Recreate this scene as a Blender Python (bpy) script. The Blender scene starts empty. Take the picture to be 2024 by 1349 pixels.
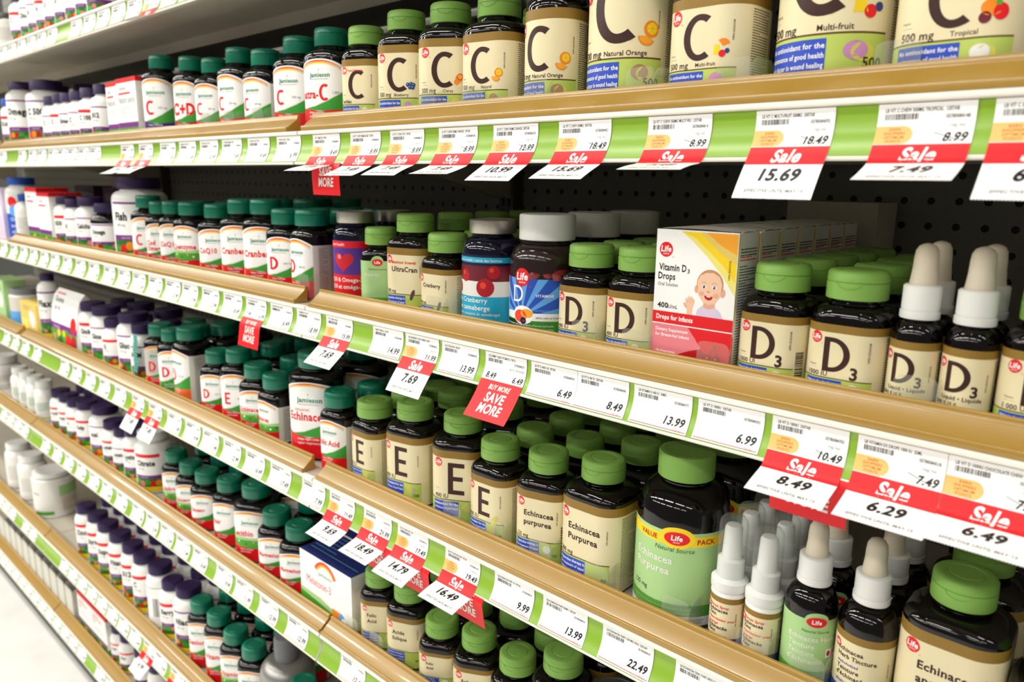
import bpy, bmesh, math, random
from math import sin, cos, pi, radians
from mathutils import Vector, Matrix
from mathutils.geometry import tessellate_polygon

random.seed(7)
C = bpy.context.scene.collection
scene = bpy.context.scene

# ---------------------------------------------------------------- camera
cam_data = bpy.data.cameras.new('camera')
cam = bpy.data.objects.new('camera', cam_data)
C.objects.link(cam)
YAW, PITCH, ROLL = 0.738337, -0.209777, 0.014944
fw = Vector((-sin(YAW)*cos(PITCH), cos(YAW)*cos(PITCH), sin(PITCH)))
rt0 = Vector((cos(YAW), sin(YAW), 0)); up0 = rt0.cross(fw)
rt = rt0*cos(ROLL) + up0*sin(ROLL); up = up0*cos(ROLL) - rt0*sin(ROLL)
mw = Matrix((rt, up, -fw)).transposed().to_4x4()
mw.translation = Vector((0.780704, -0.490101, 0.051166))
cam.matrix_world = mw
cam_data.sensor_width = 36
cam_data.lens = 1480/2024*36
cam_data.clip_start = 0.02
cam_data.dof.use_dof = True
cam_data.dof.focus_distance = 0.66
cam_data.dof.aperture_fstop = 7.0
scene.camera = cam

scene.cycles.transparent_max_bounces = 24

# ---------------------------------------------------------------- world, lights, exposure
world = bpy.data.worlds.new('world'); scene.world = world
world.use_nodes = True
world.node_tree.nodes['Background'].inputs[0].default_value = (1.0, 0.98, 0.94, 1)
world.node_tree.nodes['Background'].inputs[1].default_value = 0.16
scene.view_settings.view_transform = 'Standard'
scene.view_settings.look = 'None'
scene.view_settings.gamma = 1.0
scene.view_settings.use_curve_mapping = False
scene.view_settings.exposure = 0.0


def strip_light(x, y, z, power, length=1.2, width=0.16):
    d = bpy.data.lights.new('ceiling_strip_lamp', 'AREA')
    d.shape = 'RECTANGLE'; d.size = length; d.size_y = width
    d.energy = power; d.color = (1.0, 0.97, 0.90)
    o = bpy.data.objects.new('ceiling_strip_lamp', d)
    o.location = (x, y, z); C.objects.link(o)
    return o


# rows of ceiling strips over the aisle, dimmer towards the right end
for lx, k in ((-6.3, 1.2), (-4.8, 1.2), (-3.3, 1.25), (-1.8, 1.2), (-0.3, 0.95), (1.2, 0.62), (2.7, 0.45)):
    strip_light(lx, -0.75, 1.55, 17*k)
    strip_light(lx, -2.3, 1.6, 25*k)
    strip_light(lx, -4.0, 1.6, 25*k)

# ---------------------------------------------------------------- materials
def lin(h):
    v = [int(h[i:i+2], 16)/255 for i in (0, 2, 4)]
    return tuple(((c/12.92) if c <= 0.04045 else ((c+0.055)/1.055)**2.4) for c in v) + (1,)


MATS = {}


def mat(name, hexcol=None, rough=0.5, spec=0.5, metal=0.0, coat=0.0, noise=0.0, nscale=40.0, bump=0.0):
    if name in MATS:
        return MATS[name]
    m = bpy.data.materials.new(name); m.use_nodes = True
    nt = m.node_tree; b = nt.nodes['Principled BSDF']
    col = lin(hexcol)
    b.inputs['Base Color'].default_value = col
    b.inputs['Roughness'].default_value = rough
    b.inputs['Specular IOR Level'].default_value = spec
    b.inputs['Metallic'].default_value = metal
    b.inputs['Coat Weight'].default_value = coat
    b.inputs['Coat Roughness'].default_value = 0.05
    if noise or bump:
        tc = nt.nodes.new('ShaderNodeTexCoord')
        n = nt.nodes.new('ShaderNodeTexNoise')
        n.inputs['Scale'].default_value = nscale; n.inputs['Detail'].default_value = 4
        nt.links.new(tc.outputs['Object'], n.inputs['Vector'])
        if noise:
            r = nt.nodes.new('ShaderNodeValToRGB')
            r.color_ramp.elements[0].position = 0.3; r.color_ramp.elements[1].position = 0.75
            r.color_ramp.elements[0].color = tuple(c*(1-noise) for c in col[:3]) + (1,)
            r.color_ramp.elements[1].color = tuple(min(1, c*(1+noise)) for c in col[:3]) + (1,)
            nt.links.new(n.outputs['Fac'], r.inputs['Fac'])
            nt.links.new(r.outputs['Color'], b.inputs['Base Color'])
        if bump:
            bp = nt.nodes.new('ShaderNodeBump'); bp.inputs['Strength'].default_value = bump
            bp.inputs['Distance'].default_value = 0.0004
            nt.links.new(n.outputs['Fac'], bp.inputs['Height'])
            nt.links.new(bp.outputs['Normal'], b.inputs['Normal'])
    MATS[name] = m
    return m


def clear_mat(name, tint=(0.93, 0.95, 0.88), gloss=0.18, milk=0.07):
    """thin clear plastic: mostly see-through, a little sheen, a trace of milky scatter"""
    if name in MATS:
        return MATS[name]
    m = bpy.data.materials.new(name); m.use_nodes = True
    nt = m.node_tree; nt.nodes.clear()
    out = nt.nodes.new('ShaderNodeOutputMaterial')
    tr = nt.nodes.new('ShaderNodeBsdfTransparent'); tr.inputs[0].default_value = tint + (1,)
    gl = nt.nodes.new('ShaderNodeBsdfGlossy'); gl.inputs['Roughness'].default_value = 0.12
    df = nt.nodes.new('ShaderNodeBsdfDiffuse'); df.inputs[0].default_value = (.85, .86, .80, 1)
    lw = nt.nodes.new('ShaderNodeLayerWeight'); lw.inputs['Blend'].default_value = gloss
    mn = nt.nodes.new('ShaderNodeMath'); mn.operation = 'MINIMUM'; mn.inputs[1].default_value = .22
    mx = nt.nodes.new('ShaderNodeMixShader'); m2 = nt.nodes.new('ShaderNodeMixShader')
    nt.links.new(lw.outputs['Fresnel'], mn.inputs[0]); nt.links.new(mn.outputs[0], mx.inputs['Fac'])
    nt.links.new(tr.outputs[0], mx.inputs[1]); nt.links.new(gl.outputs[0], mx.inputs[2])
    m2.inputs['Fac'].default_value = milk
    nt.links.new(mx.outputs[0], m2.inputs[1]); nt.links.new(df.outputs[0], m2.inputs[2])
    nt.links.new(m2.outputs[0], out.inputs['Surface'])
    MATS[name] = m
    return m


PAPER = dict(rough=0.42, spec=0.35)
INK = {
    'white': 'F6F5F3', 'offwhite': 'E9E6E0', 'cream': 'E7DAB2', 'gold': '8F6F2C', 'darkgold': '5E4214',
    'brown': '3A1A14', 'black': '141314', 'grey': '6D6C6C', 'lgrey': 'B9B7B3', 'red': 'E2151F',
    'dred': 'B80F18', 'pink': 'E9808A', 'blue': '2F4FC0', 'lime': 'BCCF62', 'leaf': '4FA32E',
    'grass': '3C9A33', 'dgreen': '2F6B2A', 'jade': '2E8B6A', 'orange': 'F08A1C', 'dorange': 'C46A12',
    'yellow': 'F6D21F', 'paleyel': 'EFE27A', 'purple': '7B2A86', 'violet': '4A2478', 'badge': 'F7BE70',
    'badgetx': 'B5762A', 'rainred': 'E8442A', 'rainor': 'F5A52A', 'rainye': 'F9DE6A', 'cyan': '1FA6CC',
    'lgreen': 'A9CF8C', 'mgreen': '5C9C3C', 'navy': '1E2A6A', 'dnavy': '171636', 'sky': '5FA4E6',
    'royal': '2450B8', 'pillpink': 'CF8FC4', 'tan': 'B18A66', 'pillwhite': 'EDEBE6', 'softgel': 'D9D35A',
    'capsule': '5A3A3E', 'skin': 'EFC3A4', 'skin2': 'E3A98B', 'hair': 'C08F62', 'lavender': 'D8C9E0',
    'berry': '2E3E7E', 'cherry': 'B01524', 'rail': '8DB63C', 'orangebase': 'F0682A', 'maroon': '6E1A2A',
    'teal': '3F8F86', 'heart': 'C81F2A', 'babyblue': '6FA8DC', 'sand': 'E3C766', 'boxgrey': 'CFCAC0',
    'spurple': '54308F', 'plum': '3A1636',
}


def ink(n):
    return mat('print_' + n, INK[n], **PAPER)


BLACK_PLASTIC = mat('dark_amber_bottle_plastic', '0A0605', rough=0.06, spec=0.5)
NAVY_PLASTIC = mat('navy_bottle_plastic', '0E0C22', rough=0.07, spec=0.5)
SMOKE_PLASTIC = mat('smoky_jar_plastic', '2A1D1A', rough=0.12, spec=0.5)
LIME_CAP = mat('pale_green_cap_plastic', '82B050', rough=0.42, spec=0.4, bump=0.15, nscale=900)
JADE_CAP = mat('dark_green_cap_plastic', '07755A', rough=0.30, spec=0.5)
PURPLE_CAP = mat('purple_cap_plastic', '2B1748', rough=0.45, spec=0.4)
BLUE_CAP = mat('blue_cap_plastic', '1C4FAE', rough=0.4, spec=0.4)
WHITE_PLASTIC = mat('white_bottle_plastic', 'EFEEEA', rough=0.35, spec=0.4)
WHITE_CAP = mat('white_ribbed_cap_plastic', 'E4E4E0', rough=0.4, spec=0.4)
RUBBER = mat('cream_rubber_bulb', 'D8CDB8', rough=0.55, spec=0.3)
SILVER = mat('brushed_silver_cap', 'B5AFA4', rough=0.35, spec=0.5, metal=0.85)
SILVER_BOTTLE = mat('silver_grey_bottle', '9C9A97', rough=0.33, spec=0.5, metal=0.6)
GREY_PLASTIC = mat('grey_collar_plastic', '77777A', rough=0.5)
DARK_LID = mat('dark_grey_lid', '3B3B36', rough=0.5)
GUMMY_RED = mat('red_gummy_candy', '7A1116', rough=0.25, spec=0.5)
CLEAR = clear_mat('clear_plastic', (.965, .97, .94), .14)
OVERCAP = clear_mat('clear_overcap', (0.95, 0.96, 0.96), 0.10)
METAL_WHITE = mat('white_painted_steel', 'ECE9DF', rough=0.35, spec=0.5)
DECK = mat('almond_painted_deck', 'B9B1A1', rough=0.45, noise=0.08, nscale=6)
PAPERBOARD = mat('white_paperboard', 'E8E5DD', rough=0.5)


# ---------------------------------------------------------------- mesh helpers
class MB:
    def __init__(self):
        self.v = []; self.f = []; self.m = []; self.mats = []; self.smooth = []

    def mi(self, m):
        if m not in self.mats:
            self.mats.append(m)
        return self.mats.index(m)

    def face(self, pts, m, smooth=False):
        n = len(self.v); self.v += [tuple(p) for p in pts]
        self.f.append(tuple(range(n, n+len(pts)))); self.m.append(self.mi(m)); self.smooth.append(smooth)

    def box(self, x0, x1, y0, y1, z0, z1, m):
        p = [(x0,y0,z0),(x1,y0,z0),(x1,y1,z0),(x0,y1,z0),(x0,y0,z1),(x1,y0,z1),(x1,y1,z1),(x0,y1,z1)]
        n = len(self.v); self.v += p; k = self.mi(m)
        for q in ((0,3,2,1),(4,5,6,7),(0,1,5,4),(1,2,6,5),(2,3,7,6),(3,0,4,7)):
            self.f.append(tuple(n+i for i in q)); self.m.append(k); self.smooth.append(False)

    def loft(self, rings, m, caps=(True, True), closed=True):
        """rings: list of lists of points with the same count"""
        n = len(self.v); c = len(rings[0]); k = self.mi(m)
        for r in rings:
            self.v += [tuple(p) for p in r]
        for i in range(len(rings)-1):
            for j in range(c if closed else c-1):
                a = n+i*c+j; b = n+i*c+(j+1) % c
                self.f.append((a, b, b+c, a+c)); self.m.append(k); self.smooth.append(True)
        if caps[0]:
            self.f.append(tuple(n+j for j in reversed(range(c)))); self.m.append(k); self.smooth.append(True)
        if caps[1]:
            o = n+(len(rings)-1)*c
            self.f.append(tuple(o+j for j in range(c))); self.m.append(k); self.smooth.append(True)

    def lathe(self, prof, m, n=36, rib=0.0, ribs=None, cx=0, cy=0):
        rings = []
        for r, z in prof:
            ring = []
            for j in range(n):
                a = 2*pi*j/n
                rr = r*(1-rib) if (ribs and ribs[0] <= z <= ribs[1] and j % 2) else r
                ring.append((cx+rr*cos(a), cy+rr*sin(a), z))
            rings.append(ring)
        self.loft(rings, m)

    def tube(self, pts, r, m, n=6):
        rings = []
        for i, p in enumerate(pts):
            p = Vector(p)
            d = (Vector(pts[min(i+1, len(pts)-1)]) - Vector(pts[max(i-1, 0)])).normalized()
            a = d.cross(Vector((0, 0, 1)))
            if a.length < 1e-3:
                a = d.cross(Vector((0, 1, 0)))
            a.normalize(); b = d.cross(a)
            rings.append([p + a*(r*cos(2*pi*j/n)) + b*(r*sin(2*pi*j/n)) for j in range(n)])
        self.loft(rings, m)

    def extrude_x(self, prof, x0, x1, m, closed=True):
        """prof: (y,z) polygon swept along x"""
        n = len(self.v); c = len(prof); k = self.mi(m)
        self.v += [(x0, y, z) for y, z in prof] + [(x1, y, z) for y, z in prof]
        for j in range(c if closed else c-1):
            b = (j+1) % c
            self.f.append((n+j, n+b, n+c+b, n+c+j)); self.m.append(k); self.smooth.append(False)
        if closed:
            self.f.append(tuple(n+j for j in reversed(range(c)))); self.m.append(k); self.smooth.append(False)
            self.f.append(tuple(n+c+j for j in range(c))); self.m.append(k); self.smooth.append(False)

    def mesh(self, name, merge=0.0, angle=35, fix=True):
        me = bpy.data.meshes.new(name)
        me.from_pydata(self.v, [], self.f)
        for m in self.mats:
            me.materials.append(m)
        me.polygons.foreach_set('material_index', self.m)
        me.polygons.foreach_set('use_smooth', self.smooth)
        if merge or fix:
            bm = bmesh.new(); bm.from_mesh(me)
            if merge:
                bmesh.ops.remove_doubles(bm, verts=bm.verts, dist=merge)
            if fix:
                bmesh.ops.recalc_face_normals(bm, faces=bm.faces)
            bm.to_mesh(me); bm.free()
        if angle:
            me.set_sharp_from_angle(angle=radians(angle))
        me.update()
        return me


def link(name, data, parent=None, loc=None, rotz=0.0):
    o = bpy.data.objects.new(name, data); C.objects.link(o)
    if parent is not None:
        o.parent = parent
    if loc is not None:
        o.location = loc
    if rotz:
        o.rotation_euler = (0, 0, rotz)
    return o


def tag(o, label, cat, group=None):
    o['label'] = label; o['category'] = cat
    if group:
        o['group'] = group
    return o


# ---------------------------------------------------------------- printed artwork: flat shapes and lettering laid on a surface
TEXT = {}


def text_tris(s, bold=0.0, res=3):
    key = (s, bold, res)
    if key in TEXT:
        return TEXT[key]
    cu = bpy.data.curves.new('lettering', 'FONT')
    cu.body = s; cu.size = 1.0; cu.resolution_u = res; cu.offset = bold; cu.space_character = 1+bold*2.2
    ob = bpy.data.objects.new('lettering', cu)
    me = ob.to_mesh()
    me.calc_loop_triangles()
    vs = [(v.co.x, v.co.y) for v in me.vertices]
    tr = [tuple(vs[i] for i in t.vertices) for t in me.loop_triangles]
    ob.to_mesh_clear(); bpy.data.objects.remove(ob); bpy.data.curves.remove(cu)
    xs = [p[0] for t in tr for p in t] or [0]
    TEXT[key] = (tr, min(xs), max(xs))
    return TEXT[key]


def clip(poly, ax, c, keep_less):
    out = []
    for i, p in enumerate(poly):
        q = poly[(i+1) % len(poly)]
        a = (p[ax] <= c) if keep_less else (p[ax] >= c)
        b = (q[ax] <= c) if keep_less else (q[ax] >= c)
        if a:
            out.append(p)
        if a != b:
            t = (c-p[ax])/(q[ax]-p[ax])
            out.append((p[0]+(q[0]-p[0])*t, p[1]+(q[1]-p[1])*t))
    return out


def slice_poly(poly, ax, cuts):
    out = []; rest = poly
    lo = min(p[ax] for p in poly); hi = max(p[ax] for p in poly)
    for c in cuts:
        if c <= lo+1e-6 or c >= hi-1e-6:
            continue
        a = clip(rest, ax, c, True); rest = clip(rest, ax, c, False)
        if len(a) > 2:
            out.append(a)
    if len(rest) > 2:
        out.append(rest)
    return out


class Art:
    """All lengths in millimetres: u to the right, v up."""
    def __init__(self):
        self.p = []

    def poly(self, pts, c, layer=1):
        pts = [tuple(p) for p in pts]
        if len(pts) > 4 or c is None:
            for t in tessellate_polygon([[Vector((p[0], p[1], 0)) for p in pts]]):
                self.p.append(([pts[i] for i in t], c, layer))
        else:
            self.p.append((pts, c, layer))

    def rect(self, u0, v0, u1, v1, c, layer=1):
        self.p.append(([(u0, v0), (u1, v0), (u1, v1), (u0, v1)], c, layer))

    def disc(self, u, v, r, c, layer=2, ry=None, n=24, rot=0.0):
        ry = ry or r
        pts = [(r*cos(2*pi*i/n), ry*sin(2*pi*i/n)) for i in range(n)]
        self.poly([(u+a*cos(rot)-b*sin(rot), v+a*sin(rot)+b*cos(rot)) for a, b in pts], c, layer)

    def text(self, s, u, v, h, c, layer=3, al='l', bold=0.0, it=0.0, xs=1.0, rot=0.0, fit=None, res=2):
        """h: cap height in mm"""
        tr, x0, x1 = text_tris(s, bold, res)
        k = h/0.70; w = (x1-x0)*k*xs
        if fit and w > fit:
            xs *= fit/w; w = fit
        off = {'l': 0, 'c': -w/2, 'r': -w}[al]
        cr, sr = cos(rot), sin(rot)
        for t in tr:
            q = []
            for x, y in t:
                a = (x-x0)*k*xs + it*y*k + off; b = y*k
                q.append((u+a*cr-b*sr, v+a*sr+b*cr))
            self.p.append((q, c, layer))

    def arc(self, u, v, r0, r1, a0, a1, c, layer=2, n=12, sy=1.0):
        A = [radians(a0+(a1-a0)*i/n) for i in range(n+1)]
        for i in range(n):
            self.p.append(([(u+r0*cos(A[i]), v+sy*r0*sin(A[i])), (u+r1*cos(A[i]), v+sy*r1*sin(A[i])),
                            (u+r1*cos(A[i+1]), v+sy*r1*sin(A[i+1])), (u+r0*cos(A[i+1]), v+sy*r0*sin(A[i+1]))], c, layer))

    def fine(self, u0, u1, v1, v0, c, layer=2, pitch=1.5, h=0.62, seed=1):
        """columns of small print too fine to read in the photograph"""
        rnd = random.Random(seed); v = v1
        while v > v0:
            u = u0; end = u1 if rnd.random() > .25 else u0+(u1-u0)*(.4+.5*rnd.random())
            while u < end:
                w = min(.7+rnd.random()*2.6, end-u)
                self.rect(u, v-h, u+w, v, c, layer); u += w+.45
            v -= pitch

    def bars(self, u0, v0, u1, v1, c='black', layer=3, seed=1, vertical=True):
        rnd = random.Random(seed); t = 0.0; L = (u1-u0) if vertical else (v1-v0)
        while t < L:
            w = rnd.choice((.25, .25, .5, .75))*L/19
            w = min(w, L-t)
            if vertical:
                self.rect(u0+t, v0, u0+t+w, v1, c, layer)
            else:
                self.rect(u0, v0+t, u1, v0+t+w, c, layer)
            t += w+rnd.choice((.25, .3, .5))*L/19

    def build(self, mb, fn, cu=(), cv=(), step=0.035):
        """fn(u, v, off_mm) -> xyz"""
        for pts, c, layer in self.p:
            parts = slice_poly(pts, 0, cu) if cu else [pts]
            if cv:
                parts = [q for p in parts for q in slice_poly(p, 1, cv)]
            m = ink(c)
            for q in parts:
                a = 0.0
                for i in range(len(q)):
                    x, y = q[i]; x2, y2 = q[(i+1) % len(q)]; a += x*y2-x2*y
                if abs(a) < 1e-7:
                    continue
                if a < 0:
                    q = q[::-1]
                mb.face([fn(x, y, 0.05+layer*step) for x, y in q], m, True)


# ---------------------------------------------------------------- rounded-square bottle sections
NC = 7


def ring(a, b, r, z, n=NC):
    """a,b half sizes; front is -y"""
    out = []
    for cxs, cys, a0 in ((1, -1, -pi/2), (1, 1, 0), (-1, 1, pi/2), (-1, -1, pi)):
        for i in range(n+1):
            t = a0 + (pi/2)*i/n
            out.append((cxs*(a-r)+r*cos(t), cys*(b-r)+r*sin(t), z))
    return out


def peri(u, a, b, r):
    """arc length u (from the front centre, positive to the right) -> x, y, nx, ny"""
    s = -1 if u < 0 else 1; u = abs(u)
    f = a-r; q = pi/2*r; sd = 2*(b-r)
    if u <= f:
        x, y, nx, ny = u, -b, 0, -1
    elif u <= f+q:
        t = (u-f)/r; x, y, nx, ny = f+r*sin(t), -(b-r)-r*cos(t), sin(t), -cos(t)
    elif u <= f+q+sd:
        x, y, nx, ny = a, -(b-r)+(u-f-q), 1, 0
    elif u <= f+q+sd+q:
        t = (u-f-q-sd)/r; x, y, nx, ny = f+r*cos(t), (b-r)+r*sin(t), cos(t), sin(t)
    else:
        x, y, nx, ny = f-(u-f-2*q-sd), b, 0, 1
    return s*x, y, s*nx, ny


def wrap_cuts(a, b, r):
    f = a-r; q = pi/2*r; sd = 2*(b-r); c = []
    n = max(4, int(round(NC*1.0)))
    for k in range(n+1):
        c += [f+q*k/n, f+q+sd+q*k/n]
    c = sorted(set(round(x, 4) for x in c if x > 0.01))
    return [-x for x in reversed(c)] + c


def wrap_fn(a, b, r):
    """mm in, metres out"""
    def fn(u, v, off):
        x, y, nx, ny = peri(u, a, b, r)
        return ((x+nx*off)/1000, (y+ny*off)/1000, v/1000)
    return fn

# ---------------------------------------------------------------- label artwork
def logo(A, u, v, r, layer=4, tm=True):
    A.disc(u, v, r, 'red', layer)
    A.text('Life', u, v-r*.28, r*.78, 'white', layer+1, 'c', bold=.03, it=.08, fit=r*1.55)
    A.text('BRAND', u+r*.05, v-r*.66, r*.2, 'white', layer+1, 'c', fit=r*.9)
    if tm:
        A.text('TM', u+r*.95, v-r*1.05, r*.16, 'red', layer, 'l')


def glyph(A, ch, u, v, h, c, layer=3, t=.165, wd=None):
    """bold humanist capitals C, D and E from u (left edge) and v (baseline)"""
    s = t*h
    if ch == 'E':
        w = (wd or .52)*h
        A.rect(u, v, u+s, v+h, c, layer)
        for y, k in ((0, 1), (.5*h-.42*s, .9), (h-.85*s, 1)):
            A.rect(u+s, v+y, u+w*k, v+y+.85*s, c, layer)
        return w
    if ch == 'D':
        w = (wd or .74)*h; n = 20
        A.rect(u, v, u+s, v+h, c, layer)
        out = [(u+.30*w, v+h)] + [(u+.30*w+.70*w*cos(a), v+h/2+h/2*sin(a)) for a in [pi/2-pi*i/n for i in range(n+1)]] + [(u+.30*w, v)]
        q = .78*s
        inn = [(u+.30*w, v+h-q)] + [(u+.30*w+(.70*w-s*1.08)*cos(a), v+h/2+(h/2-q)*sin(a)) for a in [pi/2-pi*i/n for i in range(n+1)]] + [(u+.30*w, v+q)]
        A.rect(u+s, v+h-q, u+.30*w, v+h, c, layer); A.rect(u+s, v, u+.30*w, v+q, c, layer)
        for i in range(len(out)-1):
            A.p.append(([inn[i], out[i], out[i+1], inn[i+1]], c, layer))
        return w
    w = (wd or .70)*h; n = 26; rx, ry = .56*w, h/2; cx = u+.56*w
    a0, a1 = radians(57), radians(303)
    for i in range(n):
        q = []
        for a in (a0+(a1-a0)*i/n, a0+(a1-a0)*(i+1)/n):
            k = .80+.30*abs(cos(a))
            q.append(((cx+rx*cos(a)*(1.25 if cos(a) > 0 else 1), v+h/2+ry*sin(a)), (cx+(rx-s*1.02)*cos(a)*(1.25 if cos(a) > 0 else 1), v+h/2+(ry-.80*s)*sin(a))))
        A.p.append(([q[0][0], q[1][0], q[1][1], q[0][1]], c, layer))
    return w


def fruit(A, kind, u, v, s, layer=4):
    if kind == 'berry':
        for k, (x, y) in enumerate(((-.5, 0), (.1, .1), (.55, -.05), (-.1, -.45), (.4, -.5))):
            A.disc(u+x*s, v+y*s, s*.36, 'berry', layer+.3*k); A.disc(u+x*s-.1*s, v+y*s+.1*s, s*.12, 'babyblue', layer+.3*k+.15)
    elif kind == 'citrus':
        A.disc(u, v+.2*s, s*.55, 'orange', layer); A.disc(u+.2*s, v+.5*s, s*.5, 'red', layer+1); A.disc(u+.2*s, v+.5*s, s*.38, 'rainor', layer+2)
        A.disc(u-.35*s, v-.3*s, s*.42, 'orange', layer+1)
    elif kind in ('orange', 'orange2'):
        A.disc(u+.25*s, v+.35*s, s*.62, 'orange', layer); A.disc(u+.3*s, v+.38*s, s*.46, 'rainor', layer+1)
        for k in range(6):
            A.arc(u+.3*s, v+.38*s, s*.08, s*.42, 60*k+4, 60*k+56, 'yellow', layer+2, 3)
        A.arc(u-.1*s, v-.15*s, 0, s*.7, 180, 330, 'orange', layer+2); A.arc(u-.1*s, v-.15*s, 0, s*.58, 182, 328, 'rainor', layer+3)
    elif kind == 'multi':
        A.poly([(u-.9*s, v-.5*s), (u-.8*s, v+.5*s), (u-.3*s, v+.4*s), (u-.1*s, v-.5*s)], 'yellow', layer)
        A.arc(u+.1*s, v+.3*s, 0, s*.75, 20, 130, 'orange', layer+1); A.disc(u+.05*s, v-.45*s, s*.36, 'red', layer+2)
        A.disc(u+.55*s, v-.2*s, s*.25, 'berry', layer+2)
    elif kind == 'tropical':
        A.disc(u-.1*s, v+.25*s, s*.75, 'orange', layer, ry=s*.6); A.disc(u+.5*s, v-.1*s, s*.5, 'red', layer+1, ry=s*.6)
        A.disc(u-.5*s, v-.45*s, s*.42, 'maroon', layer+2); A.disc(u+.3*s, v+.55*s, s*.2, 'leaf', layer+3)
    elif kind == 'capsule':
        A.disc(u, v, s*.9, 'capsule', layer, ry=s*.3, rot=1.2)
    elif kind == 'softgel':
        A.disc(u, v+.5*s, s*1.25, 'softgel', layer, ry=s*.42, rot=1.15); A.disc(u-.1*s, v+.6*s, s*.8, 'paleyel', layer+1, ry=s*.12, rot=1.15)
    elif kind == 'tablet':
        A.disc(u, v, s*.75, 'lgrey', layer, ry=s*.5); A.disc(u, v+.16*s, s*.75, 'pillwhite', layer+1, ry=s*.45)


PILL = {'white': 'pillwhite', 'pink': 'pillpink', 'yellow': 'softgel', 'tan': 'tan'}
BLURB = {'C': ('An antioxidant for the', 'maintenance of good health', 'and a factor in wound healing'),
         'D': ('Helps in the development', 'and maintenance', 'of bones and teeth'),
         'E': ('Antioxidant for the', 'maintenance of good health', '')}


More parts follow.
